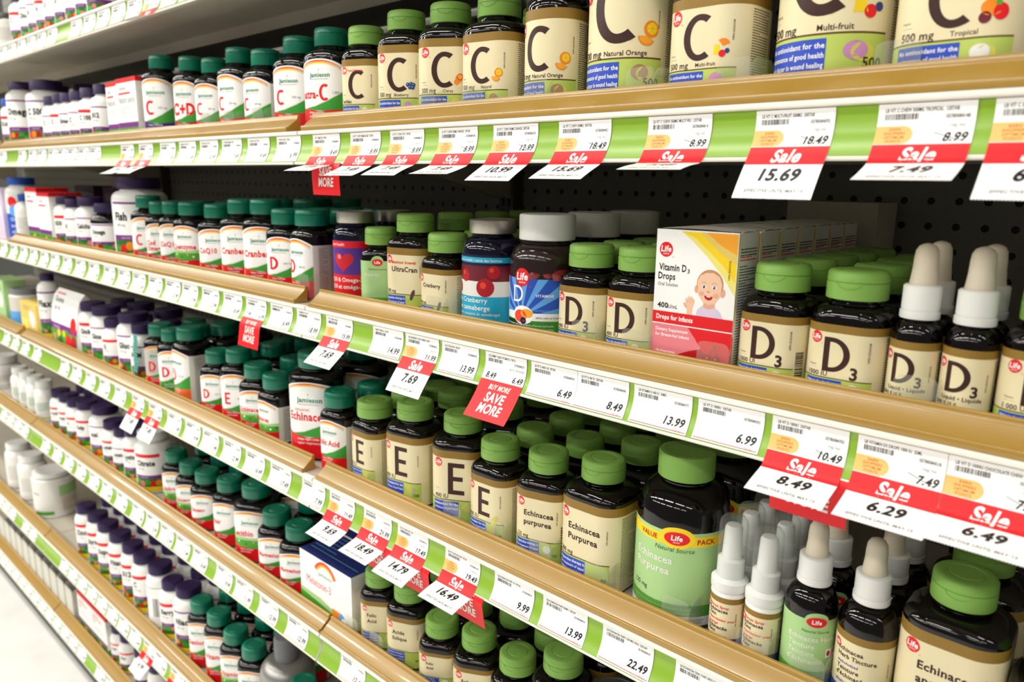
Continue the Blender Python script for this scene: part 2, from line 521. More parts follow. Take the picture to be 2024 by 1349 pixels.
def life_art(art, fw, half, v0, v1, side0, side1):
    """cream label; fw: front face width; half: half of the perimeter; side0..side1: arc range of the side panel"""
    A = Art(); h = v1-v0; big, sub, dose, ex, ex2 = (tuple(art[1:]) + ('', '', '', ''))[:5]
    kind = art[0]; L = -fw/2; R = fw/2
    hugely = 'big' in art
    A.rect(-half, v0, half, v1, 'cream', 0)
    A.rect(-half, v1-.10*h, half, v1, 'gold', 1)
    if hugely:
        L, R = -fw*.46, fw*.46
    r = .098*fw if not hugely else .07*fw
    r = max(3.6, min(6.2, r))
    logo(A, L+r+.8, v1-.12*h-r*.72, r)
    blurb_top = v0+.25*h
    rule, btop, ddose = (.325, .31, .35) if not hugely else (.365, .345, .385)
    if kind == 'life':
        hl = (.43 if not hugely else .52)*h
        vb = v0+(.41 if not hugely else .475)*h
        w = glyph(A, big, -.24*fw if big != 'E' else -.16*fw, vb, hl, 'brown', 3, wd=min({'C': .70, 'D': .74, 'E': .52}[big], .56*fw/hl))
        if sub:
            A.text(sub, -.22*fw+w, vb-.06*h, hl*.34, 'brown', 3, res=4, bold=.03)
        A.text('Vitamin', L+1, v0+(ddose+.12)*h, 1.3 if not hugely else 2.2, 'grey', 3)
        A.rect(L+1, v0+(ddose+.09)*h, L+8, v0+(ddose+.094)*h, 'lgrey', 3)
        A.text(dose, L+.8, v0+ddose*h, .058*h if not hugely else .055*h, 'brown', 3, fit=fw*.33, bold=.012)
        if ex in ('berry', 'citrus', 'orange', 'orange2', 'multi', 'tropical'):
            fruit(A, ex, fw*.32, v0+(.50 if not hugely else .54)*h, fw*.125, 4)
            nm = {'berry': 'Blueberry', 'citrus': 'Citrus', 'orange': 'Natural', 'orange2': 'Natural Orange', 'multi': 'Multi-fruit', 'tropical': 'Tropical'}[ex]
            A.text(nm, .10*fw, v0+(ddose+.005)*h, .036*h, 'brown', 3, 'c', bold=.012)
        if dose == 'Timed Release':
            A.text('Timed Release', L+r*2.4, v1-.18*h, 2.2, 'red', 3, bold=.02, fit=fw*.6)
        A.text('NPN 02243348', R-1.5, v1-.42*h, 1.5, 'brown', 3, rot=pi/2, fit=.3*h)
        bl = BLURB.get(big, BLURB['C'])
    elif kind == 'lifet':
        lines = big.split('|')
        if ex2 == 'Maximum Strength' or ex == 'Maximum Strength':
            A.text('Maximum Strength', L+r*2.1, v1-.225*h, 3.0, 'red', 3, bold=.03, fit=fw*.66)
        y = v1-.34*h
        for s in lines:
            A.text(s, L+r*2.1, y, .072*h, 'brown', 3, xs=.98, bold=.028, fit=fw*.80); y -= .125*h
        A.text(dose, L+.8, v0+.35*h, .05*h, 'brown', 3, fit=fw*.3, bold=.015)
        A.text('NPN 80003663', R-1.2, v1-.42*h, 1.5, 'brown', 3, rot=pi/2, fit=.3*h)
        bl = ('Supportive therapy in', 'the treatment of upper', 'respiratory tract infections')
    # foot of the label
    A.rect(-half, v0, R+1.2, v0+rule*h, 'lime', 2)
    A.rect(L-20 if L-20 > -half else -half, v0+rule*h, R+1.2, v0+(rule+.012)*h, 'darkgold', 3)
    bw = .08*fw if not hugely else .05*fw
    A.rect(L-1, v0+(btop-.20)*h, bw, v0+btop*h, 'blue', 4)
    th = .032*h
    for i, s in enumerate(bl):
        A.text(s, L, v0+(btop-.055)*h-i*.058*h, th, 'white', 5, fit=bw-L-.8, bold=.02)
    if kind == 'life' or 'tablet' in art:
        pc = PILL.get(ex2, PILL.get(ex, 'pillwhite')); pv = v0+(btop-.075)*h
        A.disc(.30*fw, pv-.01*h, .085*fw, 'softgel' if fw > 58 else 'lgrey', 4, ry=.055*h)
        A.disc(.25*fw, pv, .085*fw, pc, 5, ry=.055*h); A.disc(.245*fw, pv+.01*h, .075*fw, pc, 6, ry=.043*h)
    if 'capsule' in art:
        fruit(A, 'capsule', .27*fw, v0+.33*h, .15*fw, 5)
    if 'softgel' in art:
        fruit(A, 'softgel', .30*fw, v0+.30*h, .15*fw, 5)
    A.text({'C': '120', 'D': '250', 'E': '100'}.get(big, '90') if not hugely else '500', R-1, v0+(.13 if not hugely else .17)*h, .045*h if not hugely else .06*h, 'brown', 5, 'r', bold=.015)
    # side panels
    if 'bar' in art:
        A.bars(R+2.2, v0+.12*h, R+2.2+.16*fw, v0+.55*h, 'brown', 3, 3, vertical=False)
        A.text('0 57800 84013', R+2.2+.18*fw, v0+.12*h, 1.4, 'brown', 3, rot=pi/2)
        A.fine(side0+.2*fw, side1-1, v1-.14*h, v0+2, 'grey', 2, seed=4)
    else:
        A.fine(side0+1.0, side1-1, v1-.13*h, v0+1.5, 'brown', 2, pitch=1.75, h=.55, seed=5)
    A.fine(-side1+1, -side0-1.5, v1-.16*h, v0+.3*h, 'brown', 2, pitch=1.75, h=.5, seed=6)
    return A


def green_life_art(art, fw, half, v0, v1, side0, side1):
    """pale green 'natural source' label used on the green dropper, the value pack and the small green bottle"""
    A = Art(); h = v1-v0; L = -fw/2
    big = art[0] == 'value'
    A.rect(-half, v0, half, v1-.02*h, 'lgreen', 0)
    A.rect(-half, v0+.02*h, half, v0+(.22 if big else .26)*h, 'mgreen', 1)
    if big:
        A.rect(-half, v0, half, v0+.10*h, 'offwhite', 2)
        A.rect(-half, v1-.16*h, half, v1-.055*h, 'yellow', 1)
        A.disc(0, v1-.08*h, .17*fw, 'yellow', 2, ry=.11*h)
        A.disc(0, v1-.085*h, .12*fw, 'red', 4, ry=.068*h)
        A.text('Life', 0, v1-.105*h, .052*h, 'white', 5, 'c', bold=.03, it=.08)
        A.text('BRAND', 0, v1-.132*h, .014*h, 'white', 5, 'c')
        A.text('VALUE', -.19*fw, v1-.132*h, .05*h, 'dred', 4, 'r', bold=.02, fit=.2*fw)
        A.text('PACK', .19*fw, v1-.132*h, .05*h, 'dred', 4, 'l', bold=.02, fit=.2*fw)
        A.text('Natural Source', -.02*fw, v1-.225*h, .045*h, 'dgreen', 3, 'c', it=.2, fit=.5*fw)
        A.text('Echinacea', -.44*fw, v1-.36*h, .075*h, 'offwhite', 3, bold=.015, fit=.62*fw)
        A.text('Purpurea', -.44*fw, v1-.475*h, .075*h, 'offwhite', 3, bold=.015, fit=.56*fw)
        A.text('125 mg', -.46*fw, v0+.30*h, .048*h, 'black', 3)
        A.text('Supportive therapy in the treatment of upper', -.47*fw, v0+.165*h, .026*h, 'lgreen', 3, fit=.95*fw)
        A.text('respiratory tract infections (e.g. common colds)', -.47*fw, v0+.12*h, .026*h, 'lgreen', 3, fit=.95*fw)
        A.text('250', -.47*fw, v0+.04*h, .045*h, 'black', 4)
        A.text('capsules', -.33*fw, v0+.04*h, .032*h, 'black', 4)
        A.text('No lactose, preservatives,', .05*fw, v0+.06*h, .018*h, 'black', 4, fit=.4*fw)
        A.text('yeast or artificial colour', .05*fw, v0+.03*h, .018*h, 'black', 4, fit=.4*fw)
        A.text('NPN 80011123', .40*fw, v0+.3*h, 1.6, 'dgreen', 3, rot=pi/2)
        A.fine(.5*fw, .72*fw, v1-.2*h, v0+.25*h, 'dgreen', 2, seed=8)
    else:
        A.disc(0, v1-.03*h, .2*fw, 'lgreen', 1, ry=.11*h)
        A.disc(0, v1-.05*h, .17*fw, 'red', 4, ry=.07*h)
        A.text('Life', 0, v1-.075*h, .055*h, 'white', 5, 'c', bold=.03)
        A.text('Natural Source', 0, v1-.2*h, .04*h, 'dgreen', 3, 'c', it=.15, fit=.6*fw)
        for i, s in enumerate(('Echinacea Herb', 'Tincture', 'Teinture', "d'échinacée") if art[0] == 'lifedg' else ('Valerian', '')):
            if s:
                A.text(s, L+2.5, v1-.32*h-i*.105*h, .066*h, 'offwhite', 3, bold=.01, fit=fw*.8)
        A.fine(L+2, fw/2-2, v0+.2*h, v0+.05*h, 'lgreen', 3, pitch=2.2, seed=3)
        if art[0] == 'lifedg':
            A.rect(.2*fw, v1-.55*h, .52*fw, v1-.43*h, 'white', 3); A.disc(.26*fw, v1-.49*h, .035*fw, 'dred', 4, ry=.04*h)
            A.fine(.32*fw, .5*fw, v1-.45*h, v1-.53*h, 'red', 4, pitch=1.5)
        A.fine(side0+1, side1-1, v1-.1*h, v0+.3*h, 'dgreen', 2, seed=2)
    return A


def dropper_art(art, fw, half, v0, v1, side0, side1):
    A = Art(); h = v1-v0; L = -fw/2
    A.rect(-half, v0, half, v1, 'cream', 0)
    A.rect(-half, v1-.10*h, half, v1, 'gold', 1)
    A.rect(-half, v0, half, v0+.25*h, 'blue', 2)
    A.rect(-half, v0+.25*h, half, v0+.262*h, 'darkgold', 3)
    k = art[0]
    logo(A, L+3.2, v1-.19*h, 3.2)
    if k == 'lifed':
        w = glyph(A, 'D', -.28*fw, v0+.46*h, .38*h, 'brown', 3)
        A.text('3', -.26*fw+w, v0+.43*h, .13*h, 'brown', 3, bold=.03, res=4)
        A.text('Liquid • Liquide', .02*fw, v0+.37*h, .05*h, 'brown', 3, 'c', fit=.72*fw, bold=.015)
        A.text('1000 IU/UI', L+.5, v0+.29*h, .05*h, 'brown', 3, fit=.45*fw, bold=.01)
    elif k == 'lifedt':
        y = v1-.25*h
        for s, c, z in (('Echinacea', 'brown', 1), ('Herb Tincture', 'brown', 1), ('dealcoholized', 'blue', .6), ('Teinture', 'brown', 1), ("d'échinacée", 'brown', 1), ('désalcoolisée', 'blue', .6)):
            A.text(s, L+5, y, .055*h*z, c, 3, it=0 if z == 1 else .2, fit=.7*fw, bold=.025); y -= .085*h
        A.disc(.3*fw, v0+.31*h, .12*fw, 'orange', 4); A.disc(.3*fw, v0+.31*h, .08*fw, 'rainor', 5)
        A.text('Tangerine', .06*fw, v0+.28*h, .03*h, 'brown', 3, 'c')
    elif k == 'lifes':
        y = v1-.2*h
        for s, c, z in (('Throat Spray', 'red', .75), ('Echinacea', 'brown', 1), ('Zinc', 'brown', 1), ('Vaporisateur pour', 'red', .7), ('la gorge', 'red', .7), ('Échinacée', 'brown', 1), ('Zinc', 'brown', 1)):
            A.text(s, L+5.5, y, .062*h*z, c, 3, it=0 if z == 1 else .2, bold=.025, fit=.72*fw); y -= .078*h
        A.text('Cherry • Cerise', 0, v0+.275*h, .03*h, 'brown', 3, 'c')
        A.disc(.36*fw, v0+.19*h, 1.3, 'cherry', 4); A.disc(.46*fw, v0+.2*h, 1.3, 'cherry', 4)
    A.fine(side0+1, side1-1, v1-.13*h, v0+.12*h, 'brown', 2, seed=9)
    A.fine(-side1+1, -side0-1, v1-.13*h, v0+.12*h, 'brown', 2, seed=9)
    A.text('NPN 80003038', fw*.43, v1-.5*h, 1.2, 'brown', 3, rot=pi/2, fit=.32*h)
    return A


def rainbow(A, u, v, w, layer=3):
    A.arc(u, v, w*.80, w*.92, 35, 145, 'rainred', layer); A.arc(u, v, w*.72, w*.80, 35, 145, 'rainor', layer); A.arc(u, v, w*.66, w*.72, 35, 145, 'rainye', layer)


def jam_art(art, fw, half, v0, v1, side0, side1, arch):
    """white label with an arched top, rainbow band, red foot and green hill"""
    A = Art(); word, dose, foot = art[1], art[2], art[3]
    h = v1-v0; L, R = -fw/2-1.5, fw/2+1.5
    base = 'white' if art[0] == 'jam' else 'lgrey'
    top = [(R-(R-L)*i/14, v1-arch*(abs(2*i/14-1)**2.2)) for i in range(15)]
    A.poly([(L, v0), (R, v0)] + top, base, 0)
    A.rect(R, v0, half, v1-arch, 'boxgrey', 0); A.rect(-half, v0, L, v1-arch, 'boxgrey', 0)  # side panels in grey ink: shade on the bottle's sides put into the colour
    for i in range(14):
        (a0, b0), (a1, b1) = top[i], top[i+1]
        a0 *= .90; a1 *= .90
        for k, c in enumerate(('rainred', 'rainor', 'rainye')):
            d0 = 1.5+k*1.45; t = 1.35-abs(2*(i+.5)/14-1)*.7
            A.p.append(([(a0, b0-d0), (a0, b0-d0-1.1*t), (a1, b1-d0-1.1*t), (a1, b1-d0)][::1], c, 2))
    A.text('Jamieson', .02*fw, v1-.26*h, .062*h, 'jade', 3, 'c', bold=.03, fit=.66*fw)
    A.poly([(.0*fw-.6, v1-.175*h), (.0*fw+.7, v1-.165*h), (.0*fw+.4, v1-.14*h)], 'dgreen', 3)
    A.rect(-.2*fw, v1-.295*h, .22*fw, v1-.285*h, 'lgrey', 3)
    rf = {'purple': 'violet', 'pink': 'cherry', 'orange': 'orangebase', 'green': 'grass'}.get(foot, 'red')
    fh = .31*h if foot != 'redbig' else .33*h
    hill = [(L, v0+fh*.9), (-.1*fw, v0+fh*1.05), (.2*fw, v0+fh*1.30), (R, v0+fh*1.72), (R, v0+fh*.8)]
    if foot == 'red2':
        A.rect(L, v0+fh*.8, R, v0+fh*1.35, 'leaf', 1); A.poly([(L, v0+fh*1.35), (R, v0+fh*1.35), (R, v0+fh*1.6), (0, v0+fh*1.5), (L, v0+fh*1.65)], 'lgreen', 1)
        for k in range(6):
            A.disc(L+3+k*(R-L-6)/5, v0+fh*(1.1+.15*(k % 2)), 1.5, ('pink', 'white', 'dgreen')[k % 3], 2)
    else:
        A.poly(hill, 'grass', 1)
        A.poly([(L, v0+fh*.9+1.2), (-.1*fw, v0+fh*1.05+1.4), (.2*fw, v0+fh*1.30+1.4), (R, v0+fh*1.72+1.4), (R, v0+fh*1.72), (.2*fw, v0+fh*1.30), (-.1*fw, v0+fh*1.05), (L, v0+fh*.9)], 'offwhite', 2)
    A.poly([(L, v0), (R, v0), (R, v0+fh*.92), (0, v0+fh*.82), (L, v0+fh*1.0)], rf, 3)
    A.text({'redbig': 'Helps fight colds &'}.get(foot, 'Helps maintain'), -.25*fw, v0+fh*.72, .030*h, 'offwhite', 4, fit=.65*fw, bold=.02)
    A.text({'redbig': 'upper respiratory'}.get(foot, 'good health'), -.25*fw, v0+fh*.56, .030*h, 'offwhite', 4, fit=.55*fw, bold=.02)
    A.rect(L, v0+fh*.15, L+2.2, v0+fh*.9, 'rainye' if foot != 'redbig' else 'offwhite', 4)
    lines = word.split('|')
    if len(word) <= 3:
        s = .235*h
        if word in ('C', 'D', 'E'):
            glyph(A, word, -.30*fw, v1-.60*h, s, 'red', 3, t=.2)
        else:
            A.text(word, -.40*fw, v1-.60*h, s*.85, 'red', 3, bold=.045, xs=.85, fit=.78*fw, res=4)
        A.text(dose, .1*fw if len(word) == 1 else .26*fw, v1-.50*h, .035*h, 'grey', 3, fit=.3*fw)
    elif word == 'extra-C':
        A.text('extra-', -.46*fw, v1-.56*h, .12*h, 'red', 3, bold=.035, fit=.44*fw); glyph(A, 'C', .0*fw, v1-.6*h, .24*h, 'red', 3, t=.2)
        A.text(dose, .3*fw, v1-.5*h, .035*h, 'grey', 3, fit=.26*fw)
    else:
        for i, s in enumerate(lines):
            A.text(s, -.44*fw, v1-.50*h-i*.13*h, .105*h, 'red', 3, bold=.035, fit=.9*fw, xs=.85)
        A.text(dose, .2*fw, v1-.60*h, .03*h, 'grey', 3, fit=.3*fw)
        if foot == 'redbig':
            A.text('ORGANIC', -.3*fw, v1-.38*h, .035*h, 'red', 3)
    A.fine(side0+1.5, side1-1, v1-arch-.05*h, v0+2, 'grey', 2, pitch=1.7, seed=11)
    A.fine(-side1+1, -side0-2, v1-arch-.05*h, v0+2, 'grey', 2, pitch=1.7, seed=12)
    return A


def web_art(art, fw, half, v0, v1, side0, side1):
    """white label: black word, purple band and a picture of fruit and leaves at the foot"""
    A = Art(); h = v1-v0; word, var = art[1], art[2] if len(art) > 2 else 0; L, R = -fw/2, fw/2
    A.rect(-half, v0, half, v1, 'white', 0)
    if var == 3:
        A.bars(-.25*fw, v0+.25*h, .25*fw, v0+.7*h, 'grey', 2, 5); A.rect(-half, v1-.06*h, half, v1-.03*h, 'lgrey', 1)
        return A
    if var == 1:
        A.rect(L, v1-.12*h, .2*fw, v1-.03*h, 'red', 2)
    else:
        A.rect(L, v1-.06*h, R, v1-.025*h, 'purple', 2)
    A.text(word, L+.08*fw, v1-.33*h, .13*h, 'black', 3, bold=.05, fit=.8*fw, xs=.8)
    A.text('500 mg', L+.1*fw, v1-.43*h, .045*h, 'grey', 3, fit=.4*fw)
    A.rect(L, v0+.34*h, R, v0+.42*h, 'purple', 2); A.text('naturals', L+.2*fw, v0+.36*h, .04*h, 'lavender', 3)
    A.rect(L, v0+.12*h, R, v0+.34*h, 'dgreen', 2)
    rnd = random.Random(len(word)*7+var)
    for k in range(7):
        A.disc(L+fw*(.08+.14*k), v0+h*(.17+.11*rnd.random()), fw*.08, ('cherry', 'grass', 'leaf', 'pink', 'grass', 'red', 'orange')[(k+var*2+len(word)) % 7], 3+.12*k)
    A.rect(L, v0, R, v0+.12*h, 'yellow', 4)
    A.fine(side0+1, side1-1, v1-.1*h, v0+.05*h, 'lgrey', 2, pitch=2.2, h=.8, seed=13)
    return A


def plain_art(art, fw, half, v0, v1, side0, side1):
    A = Art(); h = v1-v0; k = art[0]
    if k == 'blue':
        A.rect(-half, v0, half, v1, 'offwhite', 0); A.rect(-half, v0, half, v0+.55*h, 'royal', 1); A.disc(0, v0+.62*h, .33*fw, 'sky', 2, ry=.16*h)
        A.disc(-.2*fw, v0+.82*h, .16*fw, 'red', 2); A.disc(.1*fw, v0+.78*h, .14*fw, 'yellow', 3)
        for i in range(3):
            A.text(('Omega', 'sea', 'oil')[i], -.3*fw, v0+(.38-.14*i)*h, .08*h, 'white', 3)
        A.rect(.28*fw, v0, .42*fw, v0+.35*h, 'paleyel', 2)
    elif k == 'greytub':
        A.rect(-half, v0, half, v1, 'sky', 0); A.rect(-half, v0+.5*h, half, v1, 'boxgrey', 1)
    elif k == 'greenside':
        A.rect(-half, v0, half, v1, 'offwhite', 0); A.rect(.25*fw, v0+.55*h, half, v0+.85*h, 'lgreen', 1)
        A.text('Plus', -.4*fw, v0+.62*h, .09*h, 'teal', 2); A.rect(-.4*fw, v0+.05*h, .1*fw, v0+.15*h, 'leaf', 1)
        A.fine(.3*fw, .7*fw, v0+.5*h, v0+.1*h, 'tan', 2, pitch=3, h=1)
    else:
        A.rect(-half, v0, half, v1, 'offwhite', 0); A.fine(-.35*fw, .35*fw, v0+.75*h, v0+.35*h, 'lgrey' if art[1:2] != ('Aloe',) else 'jade', 2, pitch=2.6, h=1.1, seed=2)
        A.rect(-.4*fw, v0+.04*h, .4*fw, v0+.12*h, 'lime' if art[1:2] == ('Aloe',) else 'lgrey', 1)
        A.bars(side0, v0+.3*h, side0+.3*fw, v0+.7*h, 'grey', 2, 4)
    return A


def heart_art(art, fw, half, v0, v1, side0, side1):
    A = Art(); h = v1-v0
    A.rect(-half, v0, half, v1, 'spurple', 0); A.rect(-half, v0, half, v0+.47*h, 'red', 1)
    A.rect(-.42*fw, v1-.11*h, half*.8, v1-.01*h, 'red', 2); A.text('heart health', -.3*fw, v1-.08*h, .045*h, 'white', 3)
    pts = []
    for i in range(30):
        t = 2*pi*i/30; pts.append((.06*fw+.24*fw*sin(t)**3, v0+.68*h+.16*h*(13*cos(t)-5*cos(2*t)-2*cos(3*t)-cos(4*t))/15))
    A.poly(pts, 'heart', 3); A.disc(-.03*fw, v0+.75*h, .05*fw, 'pink', 4)
    for i, s in enumerate(('CoQ10 & Omega-3', 'CoQ10 et oméga-3')):
        A.text(s, -.48*fw, v0+.36*h-i*.11*h, .065*h, 'white', 3, bold=.01, fit=.95*fw)
    A.fine(-.45*fw, .4*fw, v0+.15*h, v0+.03*h, 'pink', 3, pitch=2.4)
    return A


def cran_art(art, fw, half, v0, v1, side0, side1):
    A = Art(); h = v1-v0
    A.rect(-half, v0, half, v0+.46*h, 'cyan', 0); A.rect(-half, v0+.46*h, half, v0+.86*h, 'offwhite', 0); A.rect(-half, v0+.66*h, half, v0+.86*h, 'maroon', 1)
    A.rect(-half, v0+.86*h, half, v1, 'dnavy', 0); A.rect(-.35*fw, v0+.90*h, half*.8, v0+.97*h, 'cyan', 2); A.text("women's health | santé des femmes", -.32*fw, v0+.915*h, .035*h, 'white', 3, fit=.9*fw)
    for u, v, r in ((-.12, .73, .1), (.25, .58, .14), (-.33, .56, .09), (.38, .78, .1), (-.4, .78, .09)):
        A.disc(u*fw, v0+v*h, r*fw, 'cherry', 3); A.disc(u*fw-.03*fw, v0+v*h+.03*h, r*.35*fw, 'rainred', 4)
    A.text('Super Cranberry', -.47*fw, v0+.38*h, .066*h, 'white', 3, bold=.008, fit=.78*fw)
    A.text('Super canneberge', -.47*fw, v0+.28*h, .066*h, 'white', 3, bold=.008, fit=.85*fw)
    A.text('concentrate | concentré de canneberges', -.47*fw, v0+.21*h, .04*h, 'white', 3, fit=.95*fw)
    A.text('Helps prevent urinary tract infections', -.47*fw, v0+.12*h, .035*h, 'white', 3, fit=.8*fw)
    A.text('prévenir les infections des voies urinaires', -.47*fw, v0+.06*h, .035*h, 'white', 3, fit=.9*fw)
    return A


def gummy_art(art, fw, half, v0, v1, side0, side1):
    A = Art(); h = v1-v0
    A.rect(-.62*fw, v0, .5*fw, v1, 'royal', 0); A.rect(.5*fw, v0, half, v1, 'offwhite', 0); A.rect(-half, v0, -.62*fw, v1, 'offwhite', 0)
    for k in range(7):
        a0, a1 = radians(4+k*25), radians(15+k*25); q = [(-.28*fw, v0+.38*h), (-.28*fw+1.6*fw*cos(a0), v0+.38*h+1.6*fw*sin(a0)), (-.28*fw+1.6*fw*cos(a1), v0+.38*h+1.6*fw*sin(a1))]
        for ax, lim, less in ((0, .5*fw, True), (0, -.62*fw, False), (1, v1, True), (1, v0+.4*h, False)):
            q = clip(q, ax, lim, less) if len(q) > 2 else q
        if len(q) > 2:
            A.poly(q, 'sky', 1)
    A.rect(-.62*fw, v0, .5*fw, v0+.34*h, 'mgreen', 3); A.rect(-.62*fw, v0, .5*fw, v0+.33*h, 'grass', 3)
    A.rect(-.62*fw, v0+.34*h, .5*fw, v0+.46*h, 'white', 2)
    A.rect(.5*fw, v0+.75*h, half, v1+3, 'offwhite', 1)
    logo(A, -.28*fw, v1+1, .115*fw, 4)
    A.text('D', -.43*fw, v0+.62*h, .27*h, 'white', 4, bold=.0, xs=.9, res=6)
    A.text('VITAMINE', -.08*fw, v0+.72*h, .045*h, 'white', 4, fit=.42*fw, bold=.01)
    A.text('ENTIEREMENT NATUREL', -.08*fw, v0+.49*h, .03*h, 'sky', 4, fit=.5*fw)
    A.disc(-.26*fw, v0+.42*h, .16*fw, 'white', 4, ry=.15*h); A.disc(-.3*fw, v0+.40*h, .1*fw, 'rainred', 5, ry=.1*h); A.disc(-.2*fw, v0+.45*h, .09*fw, 'rainor', 6, ry=.07*h); A.disc(-.25*fw, v0+.33*h, .045*fw, 'dnavy', 7)
    A.text('pêche, mûre et fraise', -.07*fw, v0+.38*h, .03*h, 'dnavy', 4, fit=.46*fw)
    A.text('development and maintenance of bones and teeth.', -.58*fw, v0+.25*h, .032*h, 'white', 5, fit=.98*fw)
    A.text('développement et au maintien des os et des dents.', -.58*fw, v0+.19*h, .032*h, 'white', 5, fit=.94*fw)
    A.text('GELATIN VITAMINS • VITAMINES GÉLIFIÉES', -.5*fw, v0+.08*h, .03*h, 'dgreen', 5, fit=.75*fw)
    A.fine(.53*fw, .8*fw, v1, v0+.1*h, 'grey', 2, seed=3)
    return A


# ---------------------------------------------------------------- bottles
CACHE = {}


def rs_body(w, d, zs, zc, neck, mtl, sh=1.0, rc=None, zb=0.0):
    """rounded-square bottle: zs shoulder start, zc underside of the cap, neck radius; metres"""
    a, b = w/2, d/2; r = rc or .26*w
    mb = MB(); R = []
    R.append(ring(a-.004, b-.004, max(r-.003, .002), zb)); R.append(ring(a-.0012, b-.0012, r, zb+.0012)); R.append(ring(a, b, r, zb+.004))
    R.append(ring(a, b, r, zs))
    zn = zc-.0045
    for k in range(1, 9):
        t = k/8*pi/2
        f = 1-cos(t)**sh if sh != 1.0 else 1-cos(t)
        aa = a+(neck-a)*f; bb = b+(neck-b)*f; rr = r+(neck-r)*f
        R.append(ring(aa, bb, min(rr, aa, bb), zs+(zn-zs)*sin(t)))
    R.append(ring(neck*1.05, neck*1.05, neck*1.05, zn+.0006)); R.append(ring(neck*1.05, neck*1.05, neck*1.05, zn+.002))
    R.append(ring(neck*.94, neck*.94, neck*.94, zn+.0025)); R.append(ring(neck*.94, neck*.94, neck*.94, zc+.003))
    mb.loft(R, mtl)
    return mb.mesh('body', angle=50), r


def flip_cap(r, h, m, seam=.62, arch=True):
    mb = MB(); s = h*seam
    mb.lathe([(r*.99, 0), (r, .0006), (r, s-.0005), (r-.0007, s-.0002), (r-.0007, s+.0002), (r-.0001, s+.0005), (r-.0004, h-.0022), (r-.0018, h-.0005), (r-.0036, h),
              (r*.60, h), (r*.58, h-.0005), (r*.54, h-.0005), (r*.52, h), (r*.1, h+.0002)], m, 44)
    if arch:
        pts = []
        for k in range(13):
            t = -0.42+.84*k/12
            pts.append(((r+.0002)*sin(t), -(r+.0002)*cos(t), s-.0002-.0042*(1-(t/.42)**2)**.7 if abs(t) < .419 else s-.0002))
        mb.tube(pts, .00035, m, 5)
    return mb.mesh('cap', angle=40)


def ribbed_cap(r, h, m, n=72, rib=.03):
    mb = MB()
    mb.lathe([(r*.97, 0), (r, .0008), (r, h-.002), (r-.0008, h-.0006), (r-.003, h), (r*.8, h), (r*.78, h-.0004), (r*.1, h-.0004)], m, n, rib, (.0009, h-.0015))
    return mb.mesh('cap', angle=30)


def wrapped(art, a, b, r):
    mb = MB(); am, bm_, rm = a*1000, b*1000, r*1000
    art.build(mb, wrap_fn(am, bm_, rm), wrap_cuts(am, bm_, rm))
    return mb.mesh('paper_label', merge=4e-6, angle=0, fix=False)


def dims(a, b, r):
    f = (a-r)*1000; q = pi/2*r*1000; sd = 2*(b-r)*1000
    half = 2*f+2*q+sd
    return f, q, sd, half


